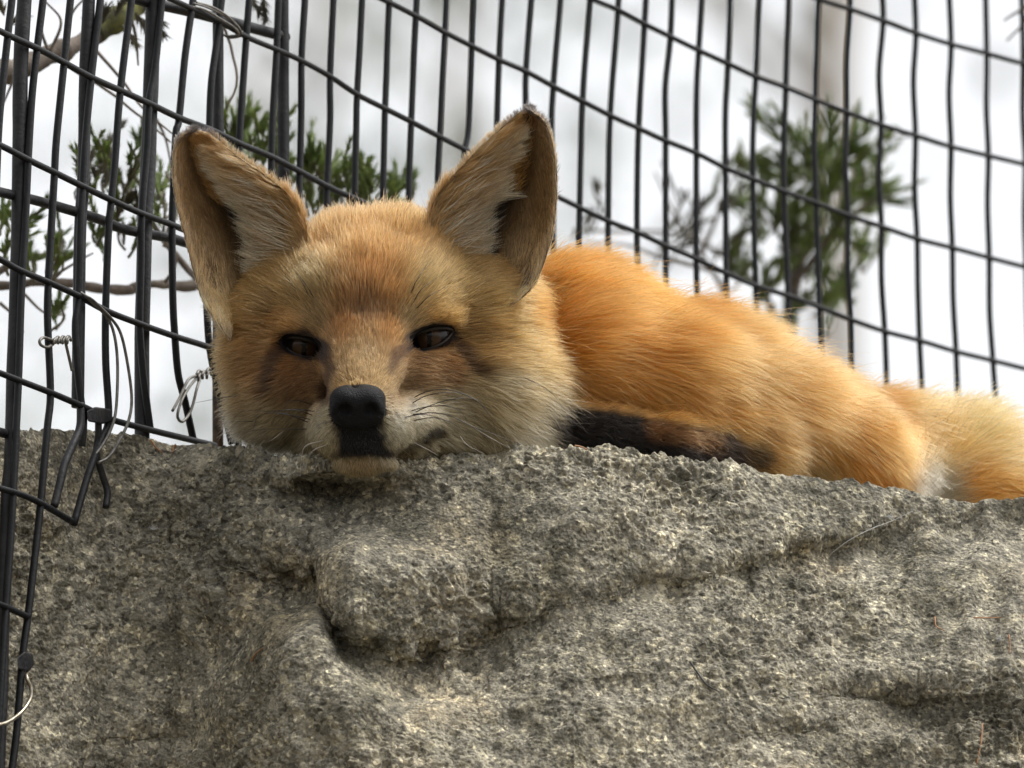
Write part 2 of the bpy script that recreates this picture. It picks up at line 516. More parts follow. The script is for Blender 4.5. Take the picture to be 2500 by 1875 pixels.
    nrm *= np.sign((nrm * np.array([0, 0.6, -0.8])).sum(1, keepdims=True) + 1e-9)
    t2 = np.clip((ds - 4) / 14, 0, 1)[:, None]
    dirn = unit_(t2 * nrm + (1 - t2) * dirn)
    fl = fl + dirn * disp[:, None]
    idx = np.arange(nrow * nc).reshape(nrow, nc)
    quads = np.stack([idx[:-1, :-1], idx[:-1, 1:], idx[1:, 1:], idx[1:, :-1]], -1).reshape(-1, 4)[:, ::-1]
    o = fast_mesh("rock_ledge", to_world(fl), quads, M_ROCK)
    return o, G.reshape(nrow, nc, 3), fl.reshape(nrow, nc, 3), nb, cols, down
rock, ROCK0, ROCKG, ROCK_NB, ROCK_COLS, ROCK_DOWN = build_rock()
tag(rock, kind="structure")

def on_rock(px, py, out=0.0):
    """point on the rock's front face seen at that pixel (camera mm)"""
    c = int(np.argmin(np.abs(ROCK_COLS - px)))
    r = int(np.argmin(np.abs(ROCK_DOWN - (py - rim_y(px)) / S)))
    p = ROCKG[ROCK_NB + r, c].copy()
    p[1] += 0.45 * out; p[2] -= 0.9 * out
    return p

gv = [(-1500, -1500, 0), (1500, -1500, 0), (1500, 1500, 0), (-1500, 1500, 0)]
ground = mesh_obj("ground", gv, [(0, 1, 2, 3)], M_GROUND, smooth=False)
tag(ground, kind="structure")

# ------------------------------------------------------------------ far trees, blurred behind the fence
def far_tree(px, dist, rad, seed, label, lean=0.0, limbs=5):
    r_ = random.Random(seed)
    b0 = P(px, 300, (dist - DIST) * 1000)
    base = np.array([b0[0], b0[1], 0.0])
    H = b0[2] * 1.45
    t = empty("bare_tree", base, label, "tree", "pale trees far behind the fence")
    tr = [base + np.array([lean * (z / H) + 0.05 * math.sin(z * 0.5 + seed), 0, z]) for z in np.linspace(-0.1, H, 14)]
    tube("trunk", tr, np.linspace(rad * 1.25, rad * 0.45, 14), M_TRUNK, t, base, 8)
    ends = []
    for i in range(limbs):
        f = r_.uniform(0.66, 0.98); k = int(f * 13)
        a = r_.uniform(0, 6.28); L = r_.uniform(1.2, 2.6)
        p0 = np.array(tr[k]); d = np.array([math.cos(a), math.sin(a), r_.uniform(0.5, 1.1)])
        pts = [p0 + d * L * s + np.array([0, 0, 0.25 * s * s]) for s in np.linspace(0, 1, 5)]
        tube("limb", pts, np.linspace(rad * 0.4, rad * 0.1, 5), M_TRUNK, t, base, 6)
        ends.append(pts[-1]); ends.append(pts[2])
    ends.append(np.array(tr[-1]))
    V, F = [], []
    for e in ends:
        for q in range(60):
            c = e + np.array([r_.gauss(0, 0.45), r_.gauss(0, 0.45), r_.gauss(0.1, 0.4)])
            u = np.array([r_.gauss(0, 1), r_.gauss(0, 1), r_.gauss(0, 1)]); u /= np.linalg.norm(u)
            v = np.cross(u, [r_.gauss(0, 1), r_.gauss(0, 1), r_.gauss(0, 1)]); v /= np.linalg.norm(v) + 1e-9
            o = len(V)
            V += [c - u * 0.09, c + v * 0.04, c + u * 0.09, c - v * 0.04]; F.append((o, o + 1, o + 2, o + 3))
    cr = mesh_obj("crown", V, F, M_FARLEAF, t, False, base)
    return t
far_tree(1928, 52, 0.088, 3, "tan tree trunk blurred far behind the right juniper", lean=0.25)
far_tree(1188, 60, 0.045, 5, "faint slim trunk blurred behind the fence, seen above the larger upright ear", lean=-0.2)
far_tree(1052, 66, 0.04, 6, "faint greenish trunk blurred between the two ears, nearer the upright ear", lean=0.15)
far_tree(862, 62, 0.035, 8, "faint thin trunk blurred behind the fence above the forehead", lean=-0.1)
far_tree(600, 58, 0.03, 9, "grey thin trunk blurred behind the thick bars", lean=0.1)

# ------------------------------------------------------------------ branches and juniper sprays behind the fence
def needle_spray(V, F, a, b, n, ln, spread, r_):
    """needles (thin three-sided spikes) along a twig from a to b, world metres"""
    a, b = np.asarray(a), np.asarray(b)
    ax = (b - a) / (np.linalg.norm(b - a) + 1e-9)
    for i in range(n):
        s = r_.random() ** 0.8
        p = a + (b - a) * s
        q = np.array([r_.gauss(0, 1), r_.gauss(0, 1), r_.gauss(0, 1)])
        q -= ax * np.dot(q, ax); q /= np.linalg.norm(q) + 1e-9
        d = ax * r_.uniform(0.7, 1.2) + q * spread * r_.uniform(0.4, 1.1); d /= np.linalg.norm(d)
        L = ln * r_.uniform(0.6, 1.25) * (1 - 0.35 * s)
        side = np.cross(d, q); side /= np.linalg.norm(side) + 1e-9
        up = np.cross(side, d)
        wd = 0.00042 * r_.uniform(0.8, 1.4)
        o = len(V)
        V += [p + side * wd, p - side * wd * 0.5 + up * wd, p - side * wd * 0.5 - up * wd, p + d * L]
        F += [(o, o + 1, o + 3), (o + 1, o + 2, o + 3), (o + 2, o, o + 3)]

def juniper(name, label, stems, sprays, w, seed, group=None, bark=None, old=0.0):
    """stems: [(pixel points, r0 mm, r1 mm, dw)]; sprays: [(x0,y0,x1,y1,count)]"""
    r_ = random.Random(seed)
    base = P(stems[0][0][0][0], stems[0][0][0][1], w)
    t = empty(name, base, label, "branch", group)
    for pts, r0, r1, dw in stems:
        path = spline([P(x, y, w + dw * i / max(1, len(pts) - 1)) for i, (x, y) in enumerate(pts)], 6 * len(pts))
        path = path + 0.0012 * np.stack([vnoise(path * 60 + 9.1 * k, seed + k) for k in range(3)], 1)
        tube("stem" if pts is stems[0][0] else "twig", path, np.linspace(r0, r1, len(path)) / 1000, bark or M_BARK, t, base, 8)
    V, F, V2, F2 = [], [], [], []
    for (x0, y0, x1, y1, n) in sprays:
        dw0 = r_.uniform(-60, 60)
        A, B = P(x0, y0, w + dw0 * 0.3), P(x1, y1, w + dw0)
        L = np.linalg.norm(B - A)
        dead = r_.random() < old
        VV, FF = (V2, F2) if dead else (V, F)
        vv, ff = tube_geo(spline([A, (A + B) / 2 + np.array([r_.gauss(0, .002), r_.gauss(0, .004), r_.gauss(0, .002)]), B], 6), np.linspace(0.0009, 0.0004, 6), 4)
        o = len(V2); V2 += list(vv); F2 += [tuple(i + o for i in q) for q in ff]
        for j in range(n):
            s = r_.uniform(0.1, 1.0)
            p = A + (B - A) * s
            d = (B - A) / L + np.array([r_.gauss(0, .3), r_.gauss(0, .4), r_.gauss(0.25, .3)])
            q = p + d / np.linalg.norm(d) * L * r_.uniform(0.25, 0.5)
            needle_spray(VV, FF, p, q, 30, 0.008, 0.3, r_)
    if V: tag(mesh_obj("foliage", V, F, M_JUNIPER, t, False, base), kind="stuff")
    if V2: tag(mesh_obj("bare_twigs", V2, F2, M_JUNIPER_OLD, t, False, base), kind="stuff")
    return t

# large juniper bush showing above the fox's back
sp = []
r_ = random.Random(41)
anchor = [(1900, 740), (1950, 640), (1985, 540), (2000, 450), (1900, 560), (1850, 620)]
tips = [(1868, 300), (1920, 300), (2030, 300), (2110, 330), (2150, 350), (2190, 470), (2180, 500), (2120, 520), (2100, 610), (2060, 560), (1960, 360), (1890, 400), (1840, 420),
        (2000, 400), (2050, 420), (1980, 480), (2090, 450), (2030, 690), (2000, 730), (1940, 760), (1880, 700), (1830, 640), (1820, 560), (1800, 500), (2080, 380), (1935, 430), (1910, 520), (1960, 600), (2010, 620),
        (1850, 480), (1990, 330), (2070, 500), (2140, 470), (1870, 780), (1920, 800)]
for (x, y) in tips:
    ax, ay = min(anchor, key=lambda q: (q[0] - x) ** 2 + (q[1] - y + (-40 if q[1] < y else 60)) ** 2)
    mx, my = ax + (x - ax) * 0.25, ay + (y - ay) * 0.25
    if math.hypot(x - mx, y - my) < 70:
        mx, my = x - 45, y + 70
    sp.append((mx, my, x, y, 15))
for i in range(40):
    x, y = r_.gauss(1965, 75), r_.gauss(560, 110)
    sp.append((x, y + 50, x + r_.gauss(15, 25), y - 30, 9))
juniper("juniper_bush", "blurred green juniper sprays rising behind the fence above the fox's back",
        [([(1905, 1300), (1925, 900), (1935, 700), (1975, 560), (1995, 420), (1990, 330)], 5, 1.2, 60), ([(1940, 690), (2040, 560), (2130, 500), (2185, 480)], 2, 0.6, -40),
         ([(1960, 620), (1890, 560), (1830, 480)], 1.8, 0.5, 50), ([(1985, 500), (2060, 420), (2150, 345), (2260, 330)], 1.8, 0.4, 30), ([(1925, 850), (1850, 700), (1760, 620), (1640, 570), (1400, 560)], 2.2, 0.7, 60)],
        sp, 1080, 4)
# thinner grey sprays left of it
sp = []
for i in range(15):
    x, y = r_.uniform(1590, 1800), r_.uniform(430, 700)
    sp.append((x, y, x + r_.gauss(25, 30), y - r_.uniform(40, 100), 3))
for i in range(5):
    x, y = r_.uniform(1390, 1500), r_.uniform(480, 600)
    sp.append((x, y, x + r_.gauss(15, 20), y - r_.uniform(30, 70), 2))
juniper("juniper_branch", "thin greyish juniper twigs behind the fence beside the dense green bush",
        [([(1790, 1300), (1780, 800), (1740, 660), (1650, 520), (1600, 420)], 2.2, 0.5, 60), ([(1740, 660), (1640, 640), (1540, 600), (1430, 590)], 1.3, 0.4, 40), ([(1720, 620), (1760, 500), (1800, 400)], 1.3, 0.4, 20)],
        sp, 1050, 6, old=0.85)
# sprig cut by the frame's upper corner
juniper("pine_twig", "bare dark twig tip hanging beside the wire at the upper corner",
        [([(2560, -60), (2520, 0), (2480, 30), (2450, 52)], 1.2, 0.5, 20), ([(2540, -40), (2500, 50), (2455, 98)], 1.0, 0.5, 20)], [], 700, 7)
# greenery behind the thick bars and between the ears
def tuft_list(boxes, seed, n):
    q = random.Random(seed); out = []
    for (x0, y0, x1, y1, m) in boxes:
        for i in range(m):
            x, y = q.uniform(x0, x1), q.uniform(y0, y1)
            out.append((x, y + 40, x + q.gauss(8, 16), y - 25, n))
    return out
juniper("juniper_branch", "light green juniper sprays showing between the two ears above the head",
        [([(640, 900), (690, 620), (640, 480), (610, 340)], 2.5, 0.6, 30), ([(690, 620), (790, 520), (840, 430)], 1.8, 0.5, 20), ([(760, 560), (900, 500), (985, 450)], 1.5, 0.4, 20)],
        [*tuft_list([(560, 310, 690, 400, 14), (735, 400, 900, 490, 20), (940, 450, 1000, 500, 5)], 31, 6), (600, 420, 570, 300, 9), (640, 430, 640, 320, 9), (600, 400, 610, 290, 7), (670, 430, 690, 350, 7), (560, 400, 580, 290, 7), (780, 500, 760, 390, 9), (820, 500, 800, 400, 9), (860, 510, 880, 400, 8), (840, 520, 890, 430, 8),
         (770, 520, 800, 430, 8), (960, 510, 985, 440, 6), (900, 520, 920, 450, 6), (700, 470, 740, 400, 8), (660, 460, 700, 400, 8)], 420, 8, group=None)
juniper("juniper_branch", "olive green juniper sprays behind the bars beside the drooping ear",
        [([(640, 1000), (600, 860), (540, 740), (430, 620), (330, 480), (250, 400)], 3, 0.7, 30), ([(400, 600), (420, 480), (400, 420)], 1.5, 0.5, 10), ([(380, 290), (400, 330), (415, 400)], 0.8, 0.5, 10)],
        tuft_list([(195, 370, 300, 480, 12), (240, 350, 345, 520, 12), (375, 430, 430, 540, 9), (310, 340, 350, 380, 3), (230, 540, 330, 600, 5)], 21, 5), 330, 10, old=0.35)
juniper("juniper_branch", "small green sprays hanging behind the outermost thick bar above the brown branch",
        [([(-60, 700), (40, 640), (120, 620), (150, 560)], 2.2, 0.6, 20), ([(60, 720), (110, 760), (165, 765)], 0.8, 0.4, 10)],
        tuft_list([(-10, 520, 40, 640, 7), (65, 575, 135, 660, 7), (135, 560, 150, 620, 3), (110, 755, 160, 775, 2)], 22, 5), 300, 12)
# the thick mossy branch, upper left
def branch(name, label, pts, r, w, seed, mats, twigs=()):
    base = P(pts[0][0], pts[0][1], w)
    t = empty(name, base, label, "branch")
    path = spline([P(x, y, w + 12 * i) for i, (x, y) in enumerate(pts)], 60)
    n = np.stack([fbm(path * 45 + 7.7 * k, 3, seed + k) for k in range(3)], 1)
    path = path + 0.0022 * n
    rr = np.interp(np.linspace(0, 1, 60), np.linspace(0, 1, len(r)), r) / 1000 * (1 + 0.28 * fbm(path * 130, 3, seed + 9))
    h = 36
    tube("limb", path[:h], rr[:h], mats[0], t, base, 12)
    tube("limb", path[h - 1:], rr[h - 1:], mats[1], t, base, 12)
    for q in twigs:
        pp = spline([P(x, y, w + 5) for x, y in q], 16)
        pp = pp + 0.0008 * np.stack([vnoise(pp * 90 + 3.3 * k, seed + k) for k in range(3)], 1)
        tube("twig", pp, np.linspace(1.0, 0.45, 16) / 1000, M_BARK, t, base, 5)
    return t
br = branch("tree_branch", "thick grey branch with mossy upper end behind the bars",
       [(-120, 190), (0, 168), (101, 142), (189, 105), (270, 55), (350, 5), (420, -60)], [6.5, 6.3, 5.6, 5.2, 6.0, 5.5, 4.8], 260, 3, (M_BARK, M_MOSS),
       [[(230, 120), (300, 200), (345, 260), (420, 330)], [(150, 150), (260, 220), (350, 290), (415, 350)], [(30, 180), (25, 210), (5, 260)], [(120, 130), (100, 60), (110, -20)],
        [(120, 130), (150, 50), (110, 5)], [(320, 50), (335, 110), (340, 160)], [(160, 110), (175, 40), (210, -10)], [(520, -40), (548, 60), (575, 190), (550, 270)]])
q = random.Random(5); Vn, Fn = [], []
for (x0, y0, x1, y1) in [(300, 60, 330, 110), (330, 30, 360, 75), (345, 10, 400, 60), (600, -30, 640, 40), (640, -20, 650, 50), (280, 40, 300, 0), (10, 40, 0, 0), (20, 60, 60, 40), (370, 40, 400, 85), (250, 60, 260, 20), (220, 80, 215, 40)]:
    needle_spray(Vn, Fn, P(x0, y0, 262), P(x1, y1, 262), 60, 0.0075, 0.7, q)
tag(mesh_obj("foliage", Vn, Fn, M_JUNIPER_OLD, br, False, np.array(br.location)), kind="stuff")
branch("tree_branch", "slim brown level branch running behind the bars beside the cheek",
       [(-120, 690), (0, 700), (101, 692), (219, 695), (304, 706), (400, 695), (470, 690), (620, 680)], [2.6, 2.5, 2.2, 2.2, 2.5, 2.4, 2.6, 2.2], 300, 12, (M_BARK, M_BARK),
       [[(130, 690), (138, 650), (150, 560)], [(130, 680), (170, 650), (230, 620)], [(400, 690), (430, 640), (420, 590)], [(0, 740), (40, 770), (60, 810)]])

# ------------------------------------------------------------------ the welded wire fence
PLAN = [(-700, -285), (0, -59), (200, 3), (450, 83), (700, 165), (1000, 261), (1300, 355), (1600, 441), (1900, 523), (2200, 593), (2500, 663), (3400, 855)]
_pl = np.array([P(x, 937.5, w) for x, w in PLAN])

def on_fence(px, py, off=0.0):
    w = np.interp(px, [p[0] for p in PLAN], [p[1] for p in PLAN])
    for _ in range(12):
        p = P(px, py, w)
        w -= (p[1] - np.interp(p[0], _pl[:, 0], _pl[:, 1])) * 1000 / math.cos(PITCH)
    return P(px, py, w + off), w

V_WIRES = [
    [(33, -60), (29, 0), (20, 78), (5, 219), (-4, 330), (-14, 560), (-30, 800)],
    [(110, -60), (105, 0), (91, 115), (78, 236), (69, 385), (61, 560), (52, 720), (45, 928), (36, 1120), (27, 1300), (14, 1480), (4, 1640), (-12, 1900)],
    [(178, -60), (172, 0), (157, 148), (138, 337), (133, 422), (125, 560), (118, 688), (116, 779), (123, 958), (115, 1049), (100, 1221), (87, 1343), (68, 1506), (55, 1606), (40, 1791), (26, 1900)],
    [(251, -60), (245, 0), (223, 189), (209, 337), (202, 452), (196, 560), (192, 722), (184, 796), (189, 897), (199, 989)],
    [(328, -60), (321, 0), (294, 219), (280, 405), (270, 506), (265, 560), (258, 749), (258, 881), (265, 1022), (246, 1075), (215, 1160), (180, 1280)],
    [(400, -60), (395, 0), (378, 169), (364, 250), (358, 371), (346, 523), (344, 650), (341, 789), (348, 897), (358, 982), (368, 1056)],
    [(476, -60), (471, 0), (452, 135), (437, 290), (429, 331), (422, 490), (420, 560), (422, 729), (427, 823), (435, 914), (452, 982), (473, 1078)],
    [(548, -60), (541, 0), (528, 110), (516, 202), (511, 314), (506, 500), (503, 650), (506, 776), (513, 857), (530, 938), (550, 1016), (566, 1084)],
    [(612, -60), (608, 0), (601, 94), (591, 236), (584, 364), (580, 600)],
    [(685, -60), (680, 0), (675, 128), (665, 304), (662, 432), (660, 600)],
    [(749, -60), (744, 0), (736, 147), (735, 299), (730, 480)],
    [(818, -60), (814, 0), (806, 186), (806, 299), (798, 470)],
    [(888, -60), (884, 0), (872, 232), (870, 299), (866, 480)],
    [(953, -60), (950, 0), (940, 265), (939, 299), (935, 475)],
    [(1021, -60), (1017, 0), (1004, 297), (998, 470)],
    [(1094, -60), (1090, 0), (1075, 299), (1068, 450)],
    [(1160, -60), (1156, 0), (1145, 299), (1135, 370)],
    [(1230, -60), (1226, 0), (1218, 147), (1214, 299)],
    [(1301, -60), (1297, 0), (1284, 175), (1283, 260), (1280, 400)],
    [(1373, -60), (1368, 0), (1351, 211), (1346, 309), (1350, 480)],
    [(1446, -60), (1441, 0), (1422, 247), (1415, 507), (1414, 600)],
    [(1513, -60), (1509, 24), (1490, 282), (1485, 540), (1484, 660)],
    [(1579, -60), (1574, 57), (1559, 314), (1555, 567), (1558, 680)],
    [(1642, -60), (1637, 90), (1624, 217), (1625, 344), (1625, 600), (1626, 690)],
    [(1716, -60), (1706, 122), (1701, 217), (1700, 374), (1700, 632), (1702, 720)],
    [(1785, -60), (1777, 155), (1771, 280), (1771, 410), (1773, 667), (1775, 760)],
    [(1857, -60), (1845, 187), (1839, 310), (1838, 437), (1845, 697), (1848, 800)],
    [(1927, -60), (1918, 214), (1914, 340), (1914, 467), (1924, 721), (1927, 830)],
    [(2000, -60), (1990, 244), (1988, 370), (1993, 496), (2000, 750), (2003, 850)],
    [(2076, -60), (2076, 22), (2068, 150), (2068, 274), (2064, 400), (2071, 526), (2070, 650), (2078, 780), (2080, 880)],
    [(2150, -60), (2156, 51), (2146, 179), (2151, 304), (2146, 430), (2152, 553), (2152, 680), (2160, 809), (2164, 920)],
    [(2231, -60), (2236, 81), (2230, 200), (2235, 331), (2233, 460), (2239, 583), (2241, 710), (2245, 831), (2250, 940)],
    [(2315, -60), (2322, 108), (2317, 230), (2322, 358), (2320, 480), (2325, 605), (2327, 730), (2334, 858), (2338, 970)],
    [(2405, -60), (2409, 130), (2408, 260), (2413, 380), (2411, 500), (2415, 629), (2416, 760), (2424, 880), (2432, 1000)],
    [(2493, -60), (2499, 155), (2497, 280), (2503, 401), (2501, 530), (2505, 651), (2508, 780), (2514, 902), (2524, 1030)],
    [(2585, -60), (2592, 175), (2596, 420), (2600, 672), (2610, 925), (2618, 1060)],
]
H_WIRES = [
    [(1930, -32), (2005, 0), (2076, 22), (2156, 51), (2236, 81), (2322, 108), (2409, 130), (2499, 155), (2620, 186)],
    [(1380, -36), (1452, 0), (1509, 24), (1571, 57), (1636, 89), (1704, 122), (1776, 155), (1844, 187), (1918, 214), (1990, 244), (2068, 274), (2149, 304), (2236, 331), (2322, 358), (2412, 380), (2500, 401), (2620, 430)],
    [(860, -34), (938, 0), (1017, 40), (1085, 79), (1153, 113), (1220, 147), (1284, 175), (1351, 211), (1422, 247), (1490, 282), (1560, 314), (1625, 344), (1700, 374), (1771, 410), (1838, 437), (1914, 467), (1993, 496), (2071, 526), (2152, 553), (2239, 583), (2325, 605), (2415, 629), (2500, 651), (2620, 680)],
    [(340, -36), (422, 0), (466, 20), (540, 55), (604, 91), (673, 120), (735, 148), (805, 186), (873, 231), (940, 265), (1004, 297), (1074, 334), (1140, 368), (1214, 404), (1282, 440), (1350, 475), (1415, 507), (1485, 540), (1555, 567), (1625, 600), (1700, 632), (1773, 667), (1845, 697), (1924, 722), (2000, 750), (2078, 780), (2160, 809), (2244, 831), (2333, 858), (2423, 880), (2510, 902), (2620, 930)],
    [(-60, 50), (0, 76), (20, 86), (91, 118), (155, 152), (223, 189), (294, 221), (365, 253), (436, 287), (512, 316), (584, 350), (663, 383), (732, 419), (801, 456), (861, 483), (940, 520), (1100, 596), (1300, 690), (1500, 790), (1800, 925), (2100, 1035), (2400, 1125), (2620, 1185)],
    [(-60, 330), (3, 356), (71, 391), (135, 422), (200, 454), (273, 489), (345, 521), (418, 548), (505, 585), (600, 630), (800, 730), (1100, 865), (1400, 1000), (1700, 1130)],
    [(-60, 606), (0, 633), (44, 658), (118, 689), (191, 722), (260, 759), (339, 790), (426, 821), (511, 848), (600, 885), (800, 970), (1000, 1060)],
    [(-60, 890), (0, 911), (44, 928), (122, 958), (197, 990), (266, 1022), (356, 1047), (466, 1074), (525, 1088)],
    [(-60, 1172), (0, 1192), (53, 1208), (100, 1229), (174, 1272)],
    [(-60, 1455), (10, 1480), (68, 1506)],
]
fbase = on_fence(1300, 1300)[0]
fence = empty("wire_fence", fbase, "black plastic coated welded wire mesh fence curving behind the fox", "fence")
for wpts in V_WIRES:
    pts = list(wpts)
    x, y = pts[-1]
    if x > 570:                       # carry the hidden lower end down to the rock top
        w = on_fence(x, y)[1]
        yb = max(y + 80, 1130 + 1.3 * (w - 20))
        pts += [(x + 3 * q / 10, yy) for q, yy in enumerate(np.arange(y + 90, yb + 90, 90))]
    path = spline([on_fence(px, py)[0] for px, py in pts], 8 * len(pts))
    x0 = pts[0][0]
    r = np.interp(x0, [0, 500, 900, 2600], [1.8, 1.75, 1.6, 1.5]) / 1000
    tube("wire", path, r, M_WIRE, fence, fbase, 8)
for hpts in H_WIRES:
    off = -1.6
    P3 = [on_fence(px, py, off)[0] for px, py in hpts]
    path = spline(P3, 6 * len(P3))
    tube("wire", path, 0.0014 if hpts[0][0] > 300 else 0.0016, M_WIRE, fence, fbase, 8)

# the heavier grid behind it
gbase = on_fence(348, 1060, 9)[0]
grid = empty("bar_grid", gbase, "heavy black steel bar grid standing behind the wire mesh", "fence")
BARS = [([(62, -60), (59, 0), (51, 169), (47, 400), (45, 560), (37, 840), (29, 1120), (21, 1211), (10, 1422), (3, 1633), (-8, 1900)], 3.5, M_BAR),
        ([(219, -60), (216, 0), (208, 236), (203, 439), (197, 560), (192, 800), (189, 994)], 3.0, M_BAR),
        ([(380, -60), (375, 0), (362, 400), (353, 560), (348, 796), (348, 965), (348, 1075)], 3.6, M_BAR),
        ([(532, -60), (532, 0), (533, 321), (533, 700), (532, 860), (532, 1100)], 2.6, None),
        ([(692, -60), (692, 0), (692, 456), (693, 1240)], 2.8, M_BAR)]
for pts, r, m in BARS:
    off = 9 if pts[0][0] < 500 else 11
    if m is None:
        path = spline([on_fence(x, y, off)[0] for x, y in pts[:4]], 40)
        tube("bar", path, r / 1000, M_BAR, grid, gbase, 12)
        path = spline([on_fence(x, y, off)[0] for x, y in pts[3:]], 30)
        o = tube("bar", path, r / 1000, M_RUST, grid, gbase, 12)
        o["label"] = "rusty brown lower end of the bar"
    else:
        path = spline([on_fence(x, y, off)[0] for x, y in pts], 10 * len(pts))
        path = path + 0.0004 * np.stack([vnoise(path * 25 + 5 * k, k) for k in range(3)], 1)
        tube("bar", path, r / 1000 * (1 + 0.05 * vnoise(path * 60, 4)), m, grid, gbase, 12)
for pts, r in [([(180, -50), (354, 3), (472, 30), (675, 84), (697, 90)], 2.7), ([(-60, 452), (0, 469), (101, 493), (236, 533), (304, 560), (415, 581), (449, 591), (600, 632), (697, 660)], 2.4), ([(-60, 1036), (0, 1055), (34, 1064)], 2.2)]:
    path = spline([on_fence(x, y, 13)[0] for x, y in pts], 10 * len(pts))
    tube("crossbar", path, r / 1000, M_BAR, grid, gbase, 12)

# ------------------------------------------------------------------ wire ties and bits of metal on the fence
def tie(name, label, strands, r, mat, cat="wire", offs=-4, group=None):
    base = on_fence(strands[0][0][0], strands[0][0][1], offs)[0]
    t = empty(name, base, label, cat, group)
    for k, s in enumerate(strands):
        pts = [on_fence(q[0], q[1], offs + (q[2] if len(q) > 2 else 0))[0] for q in s]
        tube("strand", spline(pts, 10 * len(pts)), r / 1000, mat, t, base, 7)
    return t
tie("tie_wire", "coil of thin brown wire wrapped round the upper crossbar",
    [[(472, 8, 0), (500, 16, -2), (540, 34, -3), (575, 58, -3), (588, 80, -2), (572, 90, 6), (545, 86, 18)],
     [(462, 14, 2), (500, 24, -2), (535, 44, -4), (570, 66, -4), (583, 84, 0), (560, 88, 14)],
     [(480, 6, 2), (520, 18, -3), (556, 40, -4), (580, 66, -2), (590, 86, 2), (560, 92, 14), (540, 80, 20)]], 0.55, M_TIE)
tie("tie_wire", "long drooping double loop of thin bare wire hanging to the rock",
    [[(196, 714, 2), (212, 724, -3), (230, 736, -4), (270, 776, -5), (294, 813, -5), (310, 881, -5), (321, 965, -5), (316, 1019, -5), (297, 1066, -3), (267, 1114, 0), (240, 1130, 3)],
     [(198, 718, 3), (225, 738, -2), (262, 776, -3), (280, 823, -4), (287, 897, -4), (283, 999, -4), (270, 1049, -3), (250, 1087, 0), (232, 1110, 3)]], 0.75, M_TIE)
def helix(a, b, n, r):
    a, b = np.array(a, float), np.array(b, float)
    out = []
    for i in range(n * 8 + 1):
        s = i / (n * 8); th = i / 8 * 2 * math.pi
        p = a + (b - a) * s
        out.append((p[0] + 0.3 * r * math.cos(th) * S, p[1] + r * math.sin(th) * S, r * math.cos(th)))
    return out
tie("tie_wire", "small twisted wire knot with a round eye on the bars",
    [[(130, 840, 2), (115, 848, 0), (100, 842, 0), (97, 832, 0), (106, 824, 0), (120, 828, 0), (135, 832, 0)], helix((128, 832), (172, 832), 4, 1.1), helix((132, 830), (170, 828), 3, 1.3),
     [(160, 836, 2), (167, 866, 4), (176, 905, 6)]], 0.75, M_TIE)
tie("tie_wire", "twisted wire tie with loose bent ends beside the fox's cheek",
    [helix((478, 912), (514, 916), 3, 1.5), helix((482, 925), (512, 905), 3, 1.3),
     [(490, 915, 0), (466, 922, -1), (455, 935, -2), (440, 968, -2), (421, 1003, -2)],
     [(488, 925, 0), (480, 950, -2), (470, 990, -2), (460, 1014, -2), (446, 1029, -2), (436, 1024, -2), (434, 1008, -2), (445, 975, -1), (462, 945, 0), (478, 925, 0)]], 0.72, M_TIE)
tie("wire_hook", "bright curved steel wire hook at the lowest visible wires",
    [[(66, 1640, 4), (66, 1656, -2), (76, 1680, -4), (74, 1706, -4), (53, 1738, -4), (21, 1762, -4), (-6, 1769, -2), (-30, 1760, 2)]], 0.95, M_BRASS, "hook")
# dark clip, clamp and straps
def slab(name, label, poly, th, off, cat):
    base = on_fence(*poly[0], off)[0]
    V = [on_fence(x, y, off)[0] for x, y in poly] + [on_fence(x, y, off + th)[0] for x, y in poly]
    n = len(poly)
    F = [tuple(range(n)), tuple(range(2 * n - 1, n - 1, -1))] + [(i, i + n, (i + 1) % n + n, (i + 1) % n) for i in range(n)]
    o = mesh_obj(name, V, F, M_BAR, None, False, base)
    o.location = Vector(base)
    bv = o.modifiers.new("bevel", 'BEVEL'); bv.width = 0.0008; bv.segments = 2
    return tag(o, label, cat)
slab("wire_clip", "dark folded metal clip on the mesh just above the rock", [(212, 1002), (232, 993), (272, 999), (274, 1024), (252, 1036), (214, 1029)], 7, -5, "clip")
slab("pipe_clamp", "dark metal clamp gripping the lowest visible wires above the hook", [(42, 1604), (60, 1590), (80, 1596), (84, 1622), (70, 1640), (44, 1634)], 8, -4, "clamp")
tie("torn_strap", "torn dark strap with frayed pale end hanging over the rock",
    [[(197, 985, 0), (195, 1042, -2), (176, 1090, -3), (158, 1132, -3), (146, 1180, -3), (132, 1236, -2)]], 2.0, M_BAR, "strap", 0)
tie("torn_strap", "short dark curled strap lying on the rock below the clip",
    [[(240, 1020, 0), (240, 1060, 2), (236, 1110, 6), (250, 1160, 6), (262, 1200, 4), (258, 1238, 2)], [(205, 1000, 2), (204, 1050, 3), (200, 1090, 6)]], 1.7, M_BAR, "strap", 0)

# ------------------------------------------------------------------ litter on the rock
def rock_strip(name, label, pts, r, mat, cat, group=None, out=1.2):
    path = to_world(np.array([on_rock(x, y, out) for x, y in pts]))
    base = path[0]
    o = tube(name, spline(path, 8 * len(pts)), np.linspace(1, 0.5, 8 * len(pts)) * r / 1000, mat, None, base, 5)
    o.location = Vector(base)
    return tag(o, label, cat, group)
rock_strip("pine_needle", "orange dry needle lying at the rim beside the fox's cheek fur", [(1404, 1101), (1420, 1097), (1436, 1100)], 0.5, M_NEEDLE, "needle", out=2.5)
rock_strip("pine_needle", "reddish dry needle forked on the grey rock below the chin crevice", [(628, 1620), (640, 1604), (655, 1590)], 0.5, M_NEEDLE, "needle")
rock_strip("pine_needle", "long level orange needle on the bright slab below the tail", [(2380, 1506), (2430, 1502), (2510, 1504)], 0.42, M_NEEDLE, "needle")
